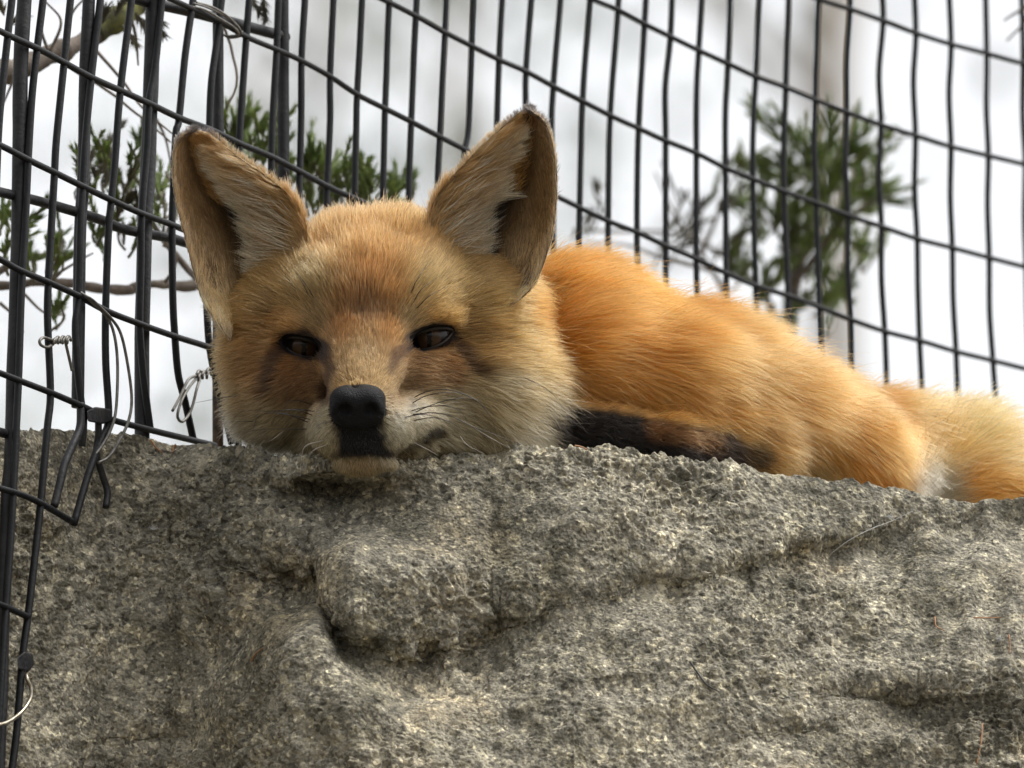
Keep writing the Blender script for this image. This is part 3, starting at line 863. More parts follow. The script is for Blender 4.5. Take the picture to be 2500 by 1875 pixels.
rock_strip("pine_needle", "curved orange needle beside the dark holes below the tail", [(2278, 1500), (2284, 1530), (2305, 1545)], 0.42, M_NEEDLE, "needle")
rock_strip("pine_needle", "upright orange needle in the lowest shaded hollow of the rock", [(2392, 1776), (2388, 1820), (2384, 1870)], 0.5, M_NEEDLE, "needle")
rock_strip("pine_needle", "short upright orange needle near the white fluff", [(2462, 1550), (2466, 1575), (2464, 1600)], 0.4, M_NEEDLE, "needle")
rock_strip("pine_needle", "tan dry stalk among debris where mesh meets rock", [(368, 1076), (380, 1092), (398, 1106)], 0.6, M_NEEDLE, "needle")
rock_strip("pine_needle", "orange dry stalk standing beside the mesh's lower wire", [(430, 1074), (424, 1092), (420, 1108)], 0.7, M_NEEDLE, "needle")
rock_strip("twig", "thin curved dark twig on the middle of the slab", [(1690, 1610), (1705, 1650), (1725, 1680), (1755, 1696)], 0.55, M_WHISK, "twig")
rock_strip("root_strand", "thin pale hair strand stuck along the slab ridge", [(2030, 1355), (2070, 1320), (2120, 1295), (2180, 1275), (2230, 1252)], 0.2, M_FLUFF, "strand", out=1.6)
def fleck(name, label, px, py, rx, ry, mat, cat):
    c = on_rock(px, py, 0.6)
    V, F = [], []
    n, m = 8, 5
    q = random.Random(int(px * 7 + py))
    for i in range(m + 1):
        th = math.pi * i / m
        for j in range(n):
            ph = 2 * math.pi * j / n
            k = q.uniform(0.5, 1.3)
            V.append(c + np.array([rx * k * math.sin(th) * math.cos(ph), ry * k * math.cos(th), -0.5 * k * min(rx, ry) * math.sin(th) * math.sin(ph)]))
    for i in range(m):
        for j in range(n):
            F.append((i * n + j, i * n + (j + 1) % n, (i + 1) * n + (j + 1) % n, (i + 1) * n + j))
    V = to_world(np.array(V)); base = V.mean(0)
    o = mesh_obj(name, V, F, mat, None, True, base); o.location = Vector(base)
    return tag(o, label, cat)
def fluff(label, px, py, size):
    q = random.Random(int(px + py)); paths = []
    c = on_rock(px, py, 0.8)
    for i in range(22):
        th = q.uniform(0, 6.28); L = size * q.uniform(0.5, 1.2)
        d = np.array([math.cos(th), math.sin(th) * 0.8, -0.35 * q.random()])
        bend = np.array([q.gauss(0, .3), q.gauss(0, .3), q.gauss(0, .15)]) * L
        pts = [c + np.array([q.gauss(0, .15), q.gauss(0, .15), 0]) * size, c + d * L * 0.5 + bend * 0.5, c + d * L + bend]
        paths.append((to_world(spline(pts, 6)), np.linspace(0.22, 0.06, 6) / 1000))
    base = to_world(c[None])[0]
    o = tubes("white_fluff", paths, M_FLUFF, None, base, 4)
    o.location = Vector(base);
    return tag(o, label, "fluff")
fluff("small white fluff tuft on the ridge below the tail", 2172, 1262, 2.2)
fluff("white fluff tuft beside the orange needles", 2438, 1560, 2.6)
fluff("white fluff tuft stuck on the shaded rock beside the bars", 366, 1298, 2.6)
fleck("pebble", "round pale pebble embedded below the fence's lower wire", 469, 1152, 2.4, 2.2, M_PEBBLE, "pebble")
fleck("pebble", "squarish tan pebble embedded at the rim beside the cheek", 587, 1100, 3.0, 3.0, M_PEBBLE, "pebble")
fleck("pebble", "flat cream pebble set in the rock below the foreleg", 1710, 1404, 2.6, 1.3, M_PEBBLE, "pebble")
fleck("pebble", "small cream pebble set in the middle of the slab", 1604, 1533, 1.9, 1.2, M_PEBBLE, "pebble")
# ------------------------------------------------------------------ the fox
FUR_Q = 1.0       # fur density factor

def sd_ell(p, c, r, rot=0.0):
    q = p - c
    if rot:
        cs, sn = math.cos(rot), math.sin(rot)
        q = np.stack([q[:, 0] * cs + q[:, 1] * sn, -q[:, 0] * sn + q[:, 1] * cs, q[:, 2]], 1)
    r = np.asarray(r, float)
    k0 = np.linalg.norm(q / r, axis=1); k1 = np.linalg.norm(q / (r * r), axis=1)
    return k0 * (k0 - 1) / (k1 + 1e-9)

def sd_cone(p, a, b, ra, rb):
    ba = b - a
    t = np.clip(((p - a) @ ba) / (ba @ ba), 0, 1)
    return np.linalg.norm(p - a - t[:, None] * ba, axis=1) - (ra + (rb - ra) * t)

def smin(a, b, k):
    h = np.clip(0.5 + 0.5 * (b - a) / k, 0, 1)
    return b + (a - b) * h - k * h * (1 - h)

def smax(a, b, k): return -smin(-a, -b, k)

E = lambda x, y, w, r, rot=0, k=9: ('e', c2(x, y, w), r, rot, k)
C = lambda x0, y0, w0, r0, x1, y1, w1, r1, k=9: ('c', c2(x0, y0, w0), c2(x1, y1, w1), r0, r1, k)
PRIMS = [
    # head
    E(915, 748, 48, (46, 36, 50)), E(900, 752, 17, (36, 23, 26), 0, 12),
    E(838, 640, 60, (17, 17, 32), 0, 12), E(985, 632, 60, (17, 17, 32), 0, 12),
    E(700, 810, 48, (24, 30, 34), 0, 14), E(1165, 805, 55, (24, 30, 36), 0, 14),
    E(695, 930, 36, (18, 25, 34), 0, 14), E(1165, 940, 44, (29, 26, 40), 0, 14),
    C(895, 825, 6, 23, 876, 985, -40, 12.0, 9),
    C(1000, 920, 14, 17, 1110, 985, 28, 22, 12), C(790, 930, 14, 13, 705, 985, 30, 17, 12),
    E(886, 1078, -33, (14, 10, 11), 0, 5), E(893, 1127, -31, (14.5, 4.2, 9), 0, 4),
    E(815, 1040, -30, (8.5, 12, 14), 0, 6), E(942, 1035, -29, (11.5, 12, 16), 0, 6),
    E(795, 1040, -10, (8, 11, 18), 0, 9), E(990, 1028, -8, (13, 11, 20), 0, 9),
    C(892, 1127, -33, 4.6, 950, 1085, 22, 17, 6), C(858, 1127, -32, 4.4, 800, 1075, 20, 14, 6),
    C(1005, 1062, 2, 13, 1120, 1035, 22, 21, 10),
    E(745, 796, 7, (10, 4, 8), 0, 10), E(1045, 774, 7, (11, 4, 8), 0, 10),
    E(960, 1010, 62, (56, 22, 44), 0, 12),
    # neck and trunk
    C(980, 850, 85, 44, 1380, 885, 112, 32, 18), C(1400, 875, 110, 30, 1690, 980, 132, 27, 22),
    C(1690, 980, 132, 27, 1930, 1095, 150, 25, 22), C(1930, 1095, 146, 25, 2090, 1170, 144, 24, 14),
    # haunch, rump and brush
    C(1860, 1080, 116, 26, 2070, 1155, 110, 24, 14), C(2130, 1142, 176, 27, 2310, 1190, 192, 21, 14), C(2310, 1192, 192, 20, 2480, 1262, 204, 14, 14), C(2480, 1262, 204, 14, 2800, 1420, 215, 11, 14),
    # folded foreleg
    C(1390, 1050, 50, 13, 1640, 1085, 50, 12, 4), C(1640, 1085, 50, 12, 1820, 1115, 72, 12, 4),
    C(1420, 905, 84, 23, 1620, 968, 88, 22, 14), C(1620, 968, 88, 22, 1860, 1075, 104, 25, 14),
]
EYES = [(1047, 825, 11.4, 4.9, R(17)), (741, 846, 10.2, 4.7, R(-16))]     # px, py, half width mm, half height mm, tilt

def fox_sdf(p, carve=True):
    d = None
    for q in PRIMS:
        if q[0] == 'e':
            x, k = sd_ell(p, q[1], q[2], q[3]), q[4]
        else:
            x, k = sd_cone(p, q[1], q[2], q[3], q[4]), q[5]
        d = x if d is None else smin(d, x, k)
    if carve:
        for (c, a, b, rot) in SOCKETS:
            d = smax(d, -sd_ell(p, c, (a, b, 9), rot), 2.0)
        d = smax(d, -sd_cone(p, MOUTH[0], MOUTH[1], 0.9, 1.0), 1.5)
        d = smax(d, -sd_cone(p, MOUTH[1], MOUTH[2], 1.0, 1.5), 1.5)
    return d

def wsurf(px, py, carve=False, lo=-110, hi=230):
    ws = np.arange(lo, hi, 0.6)
    k = 1 + ws / (DIST * 1000)
    p = np.stack([(px - 1250) / S * k, (937.5 - py) / S * k, ws], 1)
    d = fox_sdf(p, carve)
    i = np.argmax(d < 0)
    return ws[i] if d[i] < 0 else np.nan

SOCKETS, MOUTH = [], None
for (ex, ey, a, b, rot) in EYES:
    SOCKETS.append((c2(ex, ey, wsurf(ex, ey) + 1.0), a, b, rot))
MOUTH = [c2(850, 1126, wsurf(850, 1126) + 0.5), c2(965, 1117, wsurf(965, 1117) + 0.5), c2(1075, 1055, wsurf(1075, 1055) + 1.0)]

def surface_nets(fn, lo, hi, h):
    ax = [np.arange(lo[i], hi[i] + h, h) for i in range(3)]
    sh = tuple(len(a) for a in ax)
    f = np.empty(sh)
    gy, gz = np.meshgrid(ax[1], ax[2], indexing='ij')
    step = 16
    for i in range(0, sh[0], step):
        xs = ax[0][i:i + step]
        p = np.stack([np.repeat(xs, gy.size), np.tile(gy.ravel(), len(xs)), np.tile(gz.ravel(), len(xs))], 1)
        f[i:i + len(xs)] = fn(p).reshape(len(xs), sh[1], sh[2])
    ins = f < 0
    cs = tuple(s - 1 for s in sh)
    acc = np.zeros(cs + (3,)); cnt = np.zeros(cs)
    corners = [(a, b, c) for a in (0, 1) for b in (0, 1) for c in (0, 1)]
    sl = lambda c: tuple(slice(c[k], c[k] + cs[k]) for k in range(3))
    for c0 in corners:
        for axis in range(3):
            if c0[axis]: continue
            c1 = list(c0); c1[axis] = 1; c1 = tuple(c1)
            f0, f1 = f[sl(c0)], f[sl(c1)]
            m = (f0 < 0) != (f1 < 0)
            t = np.where(m, f0 / np.where(m, f0 - f1, 1), 0)
            for k in range(3):
                acc[..., k] += np.where(m, c0[k] + (t if k == axis else 0), 0)
            cnt += m
    act = cnt > 0
    idx = -np.ones(cs, int); idx[act] = np.arange(act.sum())
    g = np.argwhere(act)
    v = np.array(lo) + h * (g + acc[act] / cnt[act][:, None])
    quads = []
    for axis in range(3):
        b_, c_ = (axis + 1) % 3, (axis + 2) % 3
        s0 = [slice(None)] * 3; s1 = [slice(None)] * 3
        s0[axis] = slice(0, -1); s1[axis] = slice(1, None)
        chg = ins[tuple(s0)] != ins[tuple(s1)]
        e = np.argwhere(chg)
        e = e[(e[:, b_] > 0) & (e[:, c_] > 0) & (e[:, b_] < sh[b_] - 1) & (e[:, c_] < sh[c_] - 1)]
        flip = ~ins[tuple(s0)][tuple(e.T)]
        def at(db, dc):
            q = e.copy(); q[:, b_] -= db; q[:, c_] -= dc
            return idx[tuple(q.T)]
        Q = np.stack([at(1, 1), at(0, 1), at(0, 0), at(1, 0)], 1)
        Q[flip] = Q[flip][:, ::-1]
        quads.append(Q)
    return v, np.concatenate(quads)

fv, fq = surface_nets(fox_sdf, c2(540, 1330, 0) * [1, 1, 0] + [0, 0, -68], c2(2640, 500, 0) * [1, 1, 0] + [0, 0, 245], 2.0)

def vert_normals(v, q):
    n = np.zeros_like(v)
    a = np.cross(v[q[:, 2]] - v[q[:, 0]], v[q[:, 3]] - v[q[:, 1]])
    for k in range(4): np.add.at(n, q[:, k], a)
    return n / (np.linalg.norm(n, axis=1, keepdims=True) + 1e-12)
fn_ = vert_normals(fv, fq)

# ears: cupped sheets with thickness
EAR = [  # medial edge, lateral edge (base -> tip), base depth
    dict(M=[(680, 730), (730, 660), (752, 590), (740, 525), (712, 484), (656, 434), (584, 385), (518, 333), (470, 320)],
         L=[(560, 830), (500, 745), (474, 670), (456, 599), (428, 484), (422, 420), (425, 368), (440, 337), (470, 320)], w=20, side=-1),
    dict(M=[(1110, 705), (1062, 645), (1044, 580), (1048, 525), (1060, 492), (1086, 452), (1141, 393), (1187, 347), (1254, 288), (1291, 270)],
         L=[(1170, 790), (1262, 738), (1308, 690), (1336, 620), (1353, 553), (1360, 451), (1353, 370), (1331, 300), (1291, 270)], w=24, side=1),
]
def ear_surface(e, s, t):
    """s base->tip, t medial->lateral; returns camera mm of the inner face"""
    def along(pts, s):
        p = spline(np.array(pts, float), 120)
        d = np.concatenate([[0], np.cumsum(np.linalg.norm(np.diff(p, axis=0), axis=1))]); d /= d[-1]
        return np.stack([np.interp(s, d, p[:, 0]), np.interp(s, d, p[:, 1])], -1)
    m, l = along(e['M'], s), along(e['L'], s)
    xy = m * (1 - t)[..., None] + l * t[..., None]
    width = np.linalg.norm(m - l, axis=-1) / S
    w = e['w'] + 16 * s + (4 - 10 * t) + 0.52 * width * np.sin(np.pi * np.clip(t, 0, 1)) ** 0.9 * (1 - 0.35 * s)
    k = 1 + w / (DIST * 1000)
    return np.stack([(xy[..., 0] - 1250) / S * k, (937.5 - xy[..., 1]) / S * k, w], -1)

ear_v, ear_q = [], []
off = len(fv)
NS, NT = 44, 30
ss = 1 - (1 - np.linspace(0, 1, NS)) ** 1.5
tt = 0.5 - 0.5 * np.cos(np.linspace(0, np.pi, NT))
for e in EAR:
    sg, tg = np.meshgrid(ss, tt, indexing='ij')
    front = ear_surface(e, sg, tg)
    back = front + np.array([0, 0, 1.8]) * np.sin(np.pi * np.clip(tg, 0.02, 0.98))[..., None] ** 0.5
    idx = np.arange(NS * NT).reshape(NS, NT)
    n0 = off + sum(len(x) for x in ear_v)
    a = np.stack([idx[:-1, :-1], idx[:-1, 1:], idx[1:, 1:], idx[1:, :-1]], -1).reshape(-1, 4)
    if e['side'] > 0: a = a[:, ::-1]
    ear_v.append(front.reshape(-1, 3)); ear_q.append(a[:, ::-1] + n0)
    n1 = n0 + NS * NT
    ear_v.append(back.reshape(-1, 3)); ear_q.append(a + n1)
    rim = np.concatenate([idx[:, 0], idx[-1, 1:-1], idx[::-1, -1]])
    ear_q.append(np.stack([rim[:-1] + n0, rim[1:] + n0, rim[1:] + n1, rim[:-1] + n1], 1))
all_v = np.concatenate([fv] + ear_v); all_q = np.concatenate([fq] + ear_q)

# coat: colour, length and lie of the hair at points of the photographed coat (px, py)
def shep(tab, xy, power=2.0, eps=28.0):
    tab = np.asarray(tab, float)
    out = np.zeros((len(xy), tab.shape[1] - 2))
    for i in range(0, len(xy), 100000):
        d2 = ((xy[i:i + 100000, None, :] - tab[None, :, :2]) ** 2).sum(-1) + eps ** 2
        wgt = d2 ** -power
        out[i:i + 100000] = (wgt @ tab[:, 2:]) / wgt.sum(1, keepdims=True)
    return out

COATC = [  # x, y, colour (sRGB of the hair, with shade put in at the chin)
    (900, 520, 222, 160, 98), (800, 560, 216, 156, 96), (1000, 545, 216, 156, 92), (900, 600, 214, 148, 86), (905, 660, 206, 136, 78), (860, 690, 206, 150, 96), (950, 690, 206, 148, 92),
    (900, 725, 150, 106, 68), (895, 750, 128, 92, 62), (890, 775, 140, 96, 60), (840, 790, 190, 122, 64), (950, 790, 196, 126, 66), (890, 815, 190, 140, 90),
    (880, 850, 214, 178, 134), (880, 900, 214, 174, 126), (850, 935, 206, 160, 96), (905, 930, 212, 172, 122), (950, 930, 196, 158, 110), (820, 900, 196, 154, 110),
    (760, 690, 212, 182, 132), (700, 720, 208, 172, 118), (1040, 690, 220, 188, 136), (1120, 710, 224, 188, 130), (1200, 740, 222, 184, 122), (1250, 800, 224, 178, 108),
    (620, 720, 200, 164, 112), (560, 760, 204, 160, 104), (560, 840, 206, 152, 94), (600, 900, 186, 134, 84), (580, 980, 192, 160, 118), (560, 1040, 220, 212, 200),
    (690, 780, 206, 150, 88), (770, 770, 190, 160, 122), (1000, 770, 206, 180, 142), (1100, 770, 214, 162, 92), (1160, 810, 214, 172, 116),
    (690, 910, 164, 112, 70), (740, 920, 172, 120, 78), (760, 960, 160, 118, 84), (690, 970, 156, 120, 84), (660, 1010, 196, 180, 152), (720, 1020, 204, 194, 174), (640, 1060, 196, 190, 178), (730, 1070, 180, 172, 158),
    (1040, 890, 190, 138, 92), (1100, 880, 196, 136, 80), (1120, 920, 182, 128, 80), (1060, 930, 186, 138, 96), (1000, 920, 176, 138, 102), (980, 960, 180, 150, 118), (1060, 962, 214, 196, 166), (1110, 972, 232, 228, 214), (1160, 968, 228, 216, 190), (1080, 1040, 226, 222, 212),
    (1200, 870, 216, 172, 110), (1270, 880, 222, 176, 108), (1330, 880, 226, 172, 96), (1180, 940, 220, 200, 164), (1240, 930, 226, 216, 196), (1300, 960, 224, 190, 134), (1340, 1000, 228, 214, 186),
    (1250, 1010, 222, 204, 168), (1200, 1050, 216, 206, 184), (1300, 1060, 230, 224, 212), (1380, 1050, 236, 232, 226), (1120, 1050, 206, 200, 184), (1080, 1000, 226, 224, 216), (1020, 1000, 232, 232, 230), (970, 1050, 232, 232, 228), (1010, 1060, 226, 224, 216),
    (790, 1000, 226, 222, 212), (790, 1050, 226, 222, 212), (810, 1090, 222, 214, 198), (770, 970, 184, 150, 116),
    (880, 1140, 186, 166, 138), (960, 1130, 190, 176, 152), (1040, 1100, 196, 188, 172), (820, 1140, 206, 188, 160),  # chin and lower lip: darkened, shade painted into the hair colour
    # neck, back
    (1370, 600, 232, 146, 58), (1400, 700, 232, 140, 48), (1350, 760, 230, 140, 52), (1420, 830, 226, 146, 62), (1500, 760, 224, 140, 56), (1560, 700, 218, 124, 40), (1650, 720, 204, 112, 34), (1700, 780, 212, 122, 42),
    (1600, 830, 210, 126, 46), (1500, 900, 216, 142, 64), (1450, 950, 208, 136, 64), (1700, 900, 214, 138, 58), (1650, 970, 216, 146, 70), (1850, 800, 232, 158, 74), (1850, 900, 232, 164, 84), (1950, 850, 234, 166, 84),
    (2000, 950, 226, 150, 68), (2100, 950, 228, 156, 76), (2150, 1050, 218, 140, 58), (2050, 1080, 224, 152, 70), (1950, 1100, 226, 164, 92), (2150, 1160, 214, 132, 50), (1990, 1170, 228, 186, 130),
    (2250, 980, 238, 190, 116), (2400, 1020, 240, 198, 128), (2480, 1100, 238, 192, 120), (2300, 1080, 232, 176, 100), (2400, 1180, 222, 146, 64), (2480, 1190, 220, 144, 60), (2600, 1150, 238, 196, 130),
    (2262, 1150, 196, 186, 176), (2300, 1190, 186, 172, 158), (2250, 1200, 176, 162, 150), (2180, 980, 228, 152, 74), (2200, 1050, 222, 144, 62), (2205, 1110, 218, 138, 56), (2190, 1170, 212, 132, 52), (2290, 1100, 232, 178, 104),
]
DIRT = [  # x, y, flow right, flow down, away from the camera
    (875, 900, 0, -1, .3), (880, 850, 0, -1, .3), (890, 780, 0, -1, .2), (900, 700, 0, -1, .3), (900, 620, 0, -1, .5), (900, 540, 0, -1, .8), (800, 560, -.2, -1, .6), (1010, 550, .2, -1, .6),
    (840, 730, -.35, -.95, .2), (950, 720, .35, -.95, .2), (770, 740, -.6, -.8, .2), (1020, 720, .6, -.8, .2), (700, 720, -.85, -.5, .3), (760, 660, -.5, -.85, .3), (1040, 650, .45, -.9, .3), (1100, 720, .85, -.5, .3),
    (600, 740, -.95, -.1, .4), (560, 820, -.95, .15, .5), (1180, 740, 1, -.15, .4), (1250, 760, 1, .1, .5), (1150, 790, 1, .05, .3), (690, 790, -1, -.1, .3), (1080, 775, .9, -.4, .2), (730, 790, -.9, -.4, .2),
    (690, 890, -.9, .45, .3), (740, 930, -.85, .5, .3), (640, 930, -.95, .35, .5), (580, 930, -.95, .3, .6), (600, 1020, -.85, .5, .5), (680, 1020, -.9, .4, .4), (720, 1060, -.8, .6, .4),
    (1060, 890, .9, .4, .3), (1110, 920, .9, .45, .3), (1150, 870, .95, .3, .3), (1240, 860, 1, .25, .5), (1320, 860, 1, .2, .6), (1200, 960, .85, .5, .4), (1280, 980, .85, .55, .4), (1340, 1040, .85, .55, .4), (1200, 1050, .75, .7, .4), (1120, 1040, .8, .6, .4), (1260, 1060, .8, .6, .3),
    (950, 1000, .8, .3, .5), (1010, 1010, .95, .3, .5), (1000, 1060, .8, .6, .4), (800, 1010, -.8, .3, .5), (780, 1050, -.7, .7, .4), (820, 1090, -.3, .9, .3), (960, 1080, .5, .8, .3),
    (950, 940, .5, -.5, .5), (1000, 950, .9, .1, .5), (810, 930, -.6, -.5, .5), (770, 970, -.9, .2, .5),
    (890, 1090, 0, 1, .2), (890, 1140, .1, .9, .5), (980, 1120, .5, .8, .5), (820, 1140, -.3, .9, .4),
    (1370, 620, .5, -.8, .3), (1380, 720, .95, -.15, .2), (1400, 820, 1, .1, .2), (1450, 930, .95, .3, .1), (1550, 700, .95, -.25, .2), (1550, 830, .98, .2, .1), (1600, 960, .85, .5, .0), (1700, 720, .95, -.15, .2), (1700, 850, .96, .28, .1), (1750, 960, .9, .4, 0),
    (1850, 780, .9, .0, .2), (1880, 900, .88, .45, .1), (1950, 830, .85, .1, .2), (2000, 960, .8, .6, .1), (2080, 1060, .6, .8, 0), (2050, 900, .85, .2, .2), (2150, 940, .75, .1, .2), (2210, 960, .6, -.4, .2), (2240, 1060, .5, -.3, .1), (2180, 1080, .4, .9, 0), (1950, 1100, .85, .5, 0), (2100, 1170, .85, .4, 0),
    (2260, 980, .5, -.7, .2), (2400, 1040, .4, -.8, .2), (2480, 1090, .4, -.8, .2), (2300, 1080, .5, -.6, .1), (2400, 1180, .85, .1, 0), (2480, 1200, .9, .1, 0), (2260, 1160, .55, -.3, -.2), (2300, 1200, .8, -.1, -.2),
]
LENT = [  # x, y, length mm, lift at root, stray
    (875, 900, 4.5, .3, .1), (880, 960, 3, .3, .1), (890, 800, 7, .35, .12), (900, 700, 11, .38, .15), (900, 600, 13, .42, .18), (900, 530, 16, .55, .26), (760, 690, 14, .38, .16), (1040, 690, 14, .38, .16),
    (1045, 775, 5, .35, .1), (740, 795, 5, .35, .1), (690, 890, 7, .3, .12), (1080, 890, 7, .3, .12), (1180, 760, 15, .4, .18), (1240, 850, 20, .4, .2), (1200, 960, 22, .4, .24), (1300, 1000, 33, .45, .3), (1340, 880, 29, .48, .26), (1250, 1060, 30, .42, .32), (1360, 1040, 34, .45, .32),
    (600, 780, 15, .5, .22), (570, 900, 18, .52, .26), (580, 1020, 19, .52, .3), (680, 1030, 13, .4, .22), (640, 940, 15, .4, .2),
    (800, 1020, 4, .3, .12), (950, 1020, 4, .3, .12), (1020, 1020, 6, .3, .15), (1110, 1030, 13, .35, .2), (890, 1090, 2.2, .3, .1), (890, 1140, 4, .35, .15), (1000, 1090, 5, .35, .18), (760, 980, 5, .3, .15),
    (1370, 640, 26, .65, .3), (1420, 760, 30, .5, .2), (1600, 720, 32, .62, .24), (1600, 880, 32, .48, .2), (1550, 1000, 22, .45, .32), (1850, 850, 34, .6, .24), (2000, 980, 30, .5, .2), (2100, 1080, 22, .45, .18), (2120, 1170, 16, .4, .18), (2000, 1150, 16, .35, .18),
    (2250, 960, 34, .68, .3), (2400, 1030, 42, .72, .3), (2500, 1090, 29, .66, .3), (2350, 1170, 24, .55, .28), (2260, 1160, 22, .65, .4),
]

def sstep(a, b, x):
    t = np.clip((x - a) / (b - a), 0, 1)
    return t * t * (3 - 2 * t)

def seg_dist(xy, pts):
    best = np.full(len(xy), 1e9)
    pts = np.asarray(pts, float)
    for a, b in zip(pts[:-1], pts[1:]):
        ba = b - a
        t = np.clip(((xy - a) @ ba) / (ba @ ba + 1e-9), 0, 1)
        best = np.minimum(best, np.linalg.norm(xy - a - t[:, None] * ba, axis=1))
    return best

def mark(col, xy, pts, rad, soft, c, amt=1.0):
    wob = 6 * vnoise(np.stack([xy[:, 0] / 22, xy[:, 1] / 22, xy[:, 0] * 0], 1), 77)
    m = (1 - sstep(rad - soft, rad + soft, seg_dist(xy, pts) + wob)) * amt
    return col * (1 - m[:, None]) + srgb(*c) * m[:, None]

def coat_colour(xy):
    c = shep(COATC, xy)
    c = np.clip(c, 0, 255) / 255 * np.array([0.985, 0.985, 0.93])
    c = np.where(c <= 0.04045, c / 12.92, ((c + 0.055) / 1.055) ** 2.4)
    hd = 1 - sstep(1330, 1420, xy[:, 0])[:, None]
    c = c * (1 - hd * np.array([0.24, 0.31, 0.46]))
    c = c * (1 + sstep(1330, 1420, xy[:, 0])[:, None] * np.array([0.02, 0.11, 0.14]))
    # dark tear lines, eye surrounds, muzzle sides
    c = mark(c, xy, [(990, 846), (968, 868), (955, 900)], 16, 9, (72, 46, 28), .85)
    c = mark(c, xy, [(790, 862), (803, 895), (795, 940), (790, 975)], 15, 10, (70, 46, 30), .85)
    c = mark(c, xy, [(1098, 812), (1130, 838), (1152, 868), (1190, 900)], 19, 11, (76, 50, 30), .9)
    c = mark(c, xy, [(695, 838), (668, 875), (652, 915), (645, 950)], 19, 11, (74, 50, 32), .9)
    c = mark(c, xy, [(996, 826), (1046, 804), (1100, 804)], 15, 8, (50, 36, 28), .95)
    c = mark(c, xy, [(692, 830), (740, 820), (788, 852)], 16, 8, (46, 34, 28), .95)
    c = mark(c, xy, [(1000, 850), (1050, 850), (1095, 830)], 7, 5, (50, 40, 34), .8)
    c = mark(c, xy, [(700, 850), (740, 872), (785, 872)], 7, 6, (50, 40, 34), .8)
    # black lip under the nose, corner of the mouth
    wob = 5 * vnoise(np.stack([xy[:, 0] / 14, xy[:, 1] / 14, xy[:, 0] * 0], 1), 78)
    hw = np.interp(xy[:, 1], [1000, 1040, 1118], [62, 60, 74]); xc = np.interp(xy[:, 1], [1000, 1118], [872, 888])
    lip = (1 - sstep(-16, 12, np.abs(xy[:, 0] - xc) - hw + 1.6 * wob)) * (1 - sstep(1110, 1124, xy[:, 1] + 0.5 * wob - 0.0006 * (xy[:, 0] - 888) ** 2)) * sstep(1000, 1020, xy[:, 1])
    c = c * (1 - lip[:, None]) + srgb(27, 25, 25) * lip[:, None]
    c = mark(c, xy, [(950, 1112), (1000, 1095), (1045, 1072), (1075, 1052)], 9, 7, (40, 34, 32), .6)
    c = mark(c, xy, [(1040, 1074), (1070, 1054)], 15, 9, (36, 33, 32), .8)
    # whisker pads' small dark dots
    for (x, y) in [(975, 985), (990, 1000), (965, 1010), (985, 1020), (1003, 990), (790, 1010), (795, 1030), (780, 1040), (1003, 1010), (1000, 975)]:
        c = mark(c, xy, [(x, y), (x + 1, y)], 4, 3, (90, 84, 80), .6)
    # black foreleg with a brown band, greyish fringe above it
    c = mark(c, xy, [(1395, 1050), (1500, 1062), (1640, 1090), (1760, 1110)], 60, 14, (30, 25, 22), 1)
    c = mark(c, xy, [(1760, 1100), (1850, 1120)], 38, 16, (44, 32, 24), .9)
    c = mark(c, xy, [(1600, 1048), (1700, 1068), (1740, 1075)], 24, 18, (118, 76, 40), .85)
    return c

def sample_mesh(v, n, q, dens):
    """area-weighted roots; dens per mm2 at each quad"""
    area = 0.5 * np.linalg.norm(np.cross(v[q[:, 2]] - v[q[:, 0]], v[q[:, 3]] - v[q[:, 1]]), axis=1)
    lam = area * dens
    num = rng.poisson(lam)
    qi = np.repeat(np.arange(len(q)), num)
    a, b = rng.random(len(qi)), rng.random(len(qi))
    Q = q[qi]
    wts = np.stack([(1 - a) * (1 - b), a * (1 - b), a * b, (1 - a) * b], 1)
    p = (v[Q] * wts[..., None]).sum(1)
    nn = (n[Q] * wts[..., None]).sum(1)
    return p, nn / (np.linalg.norm(nn, axis=1, keepdims=True) + 1e-9)

def unit(a): return a / (np.linalg.norm(a, axis=-1, keepdims=True) + 1e-9)

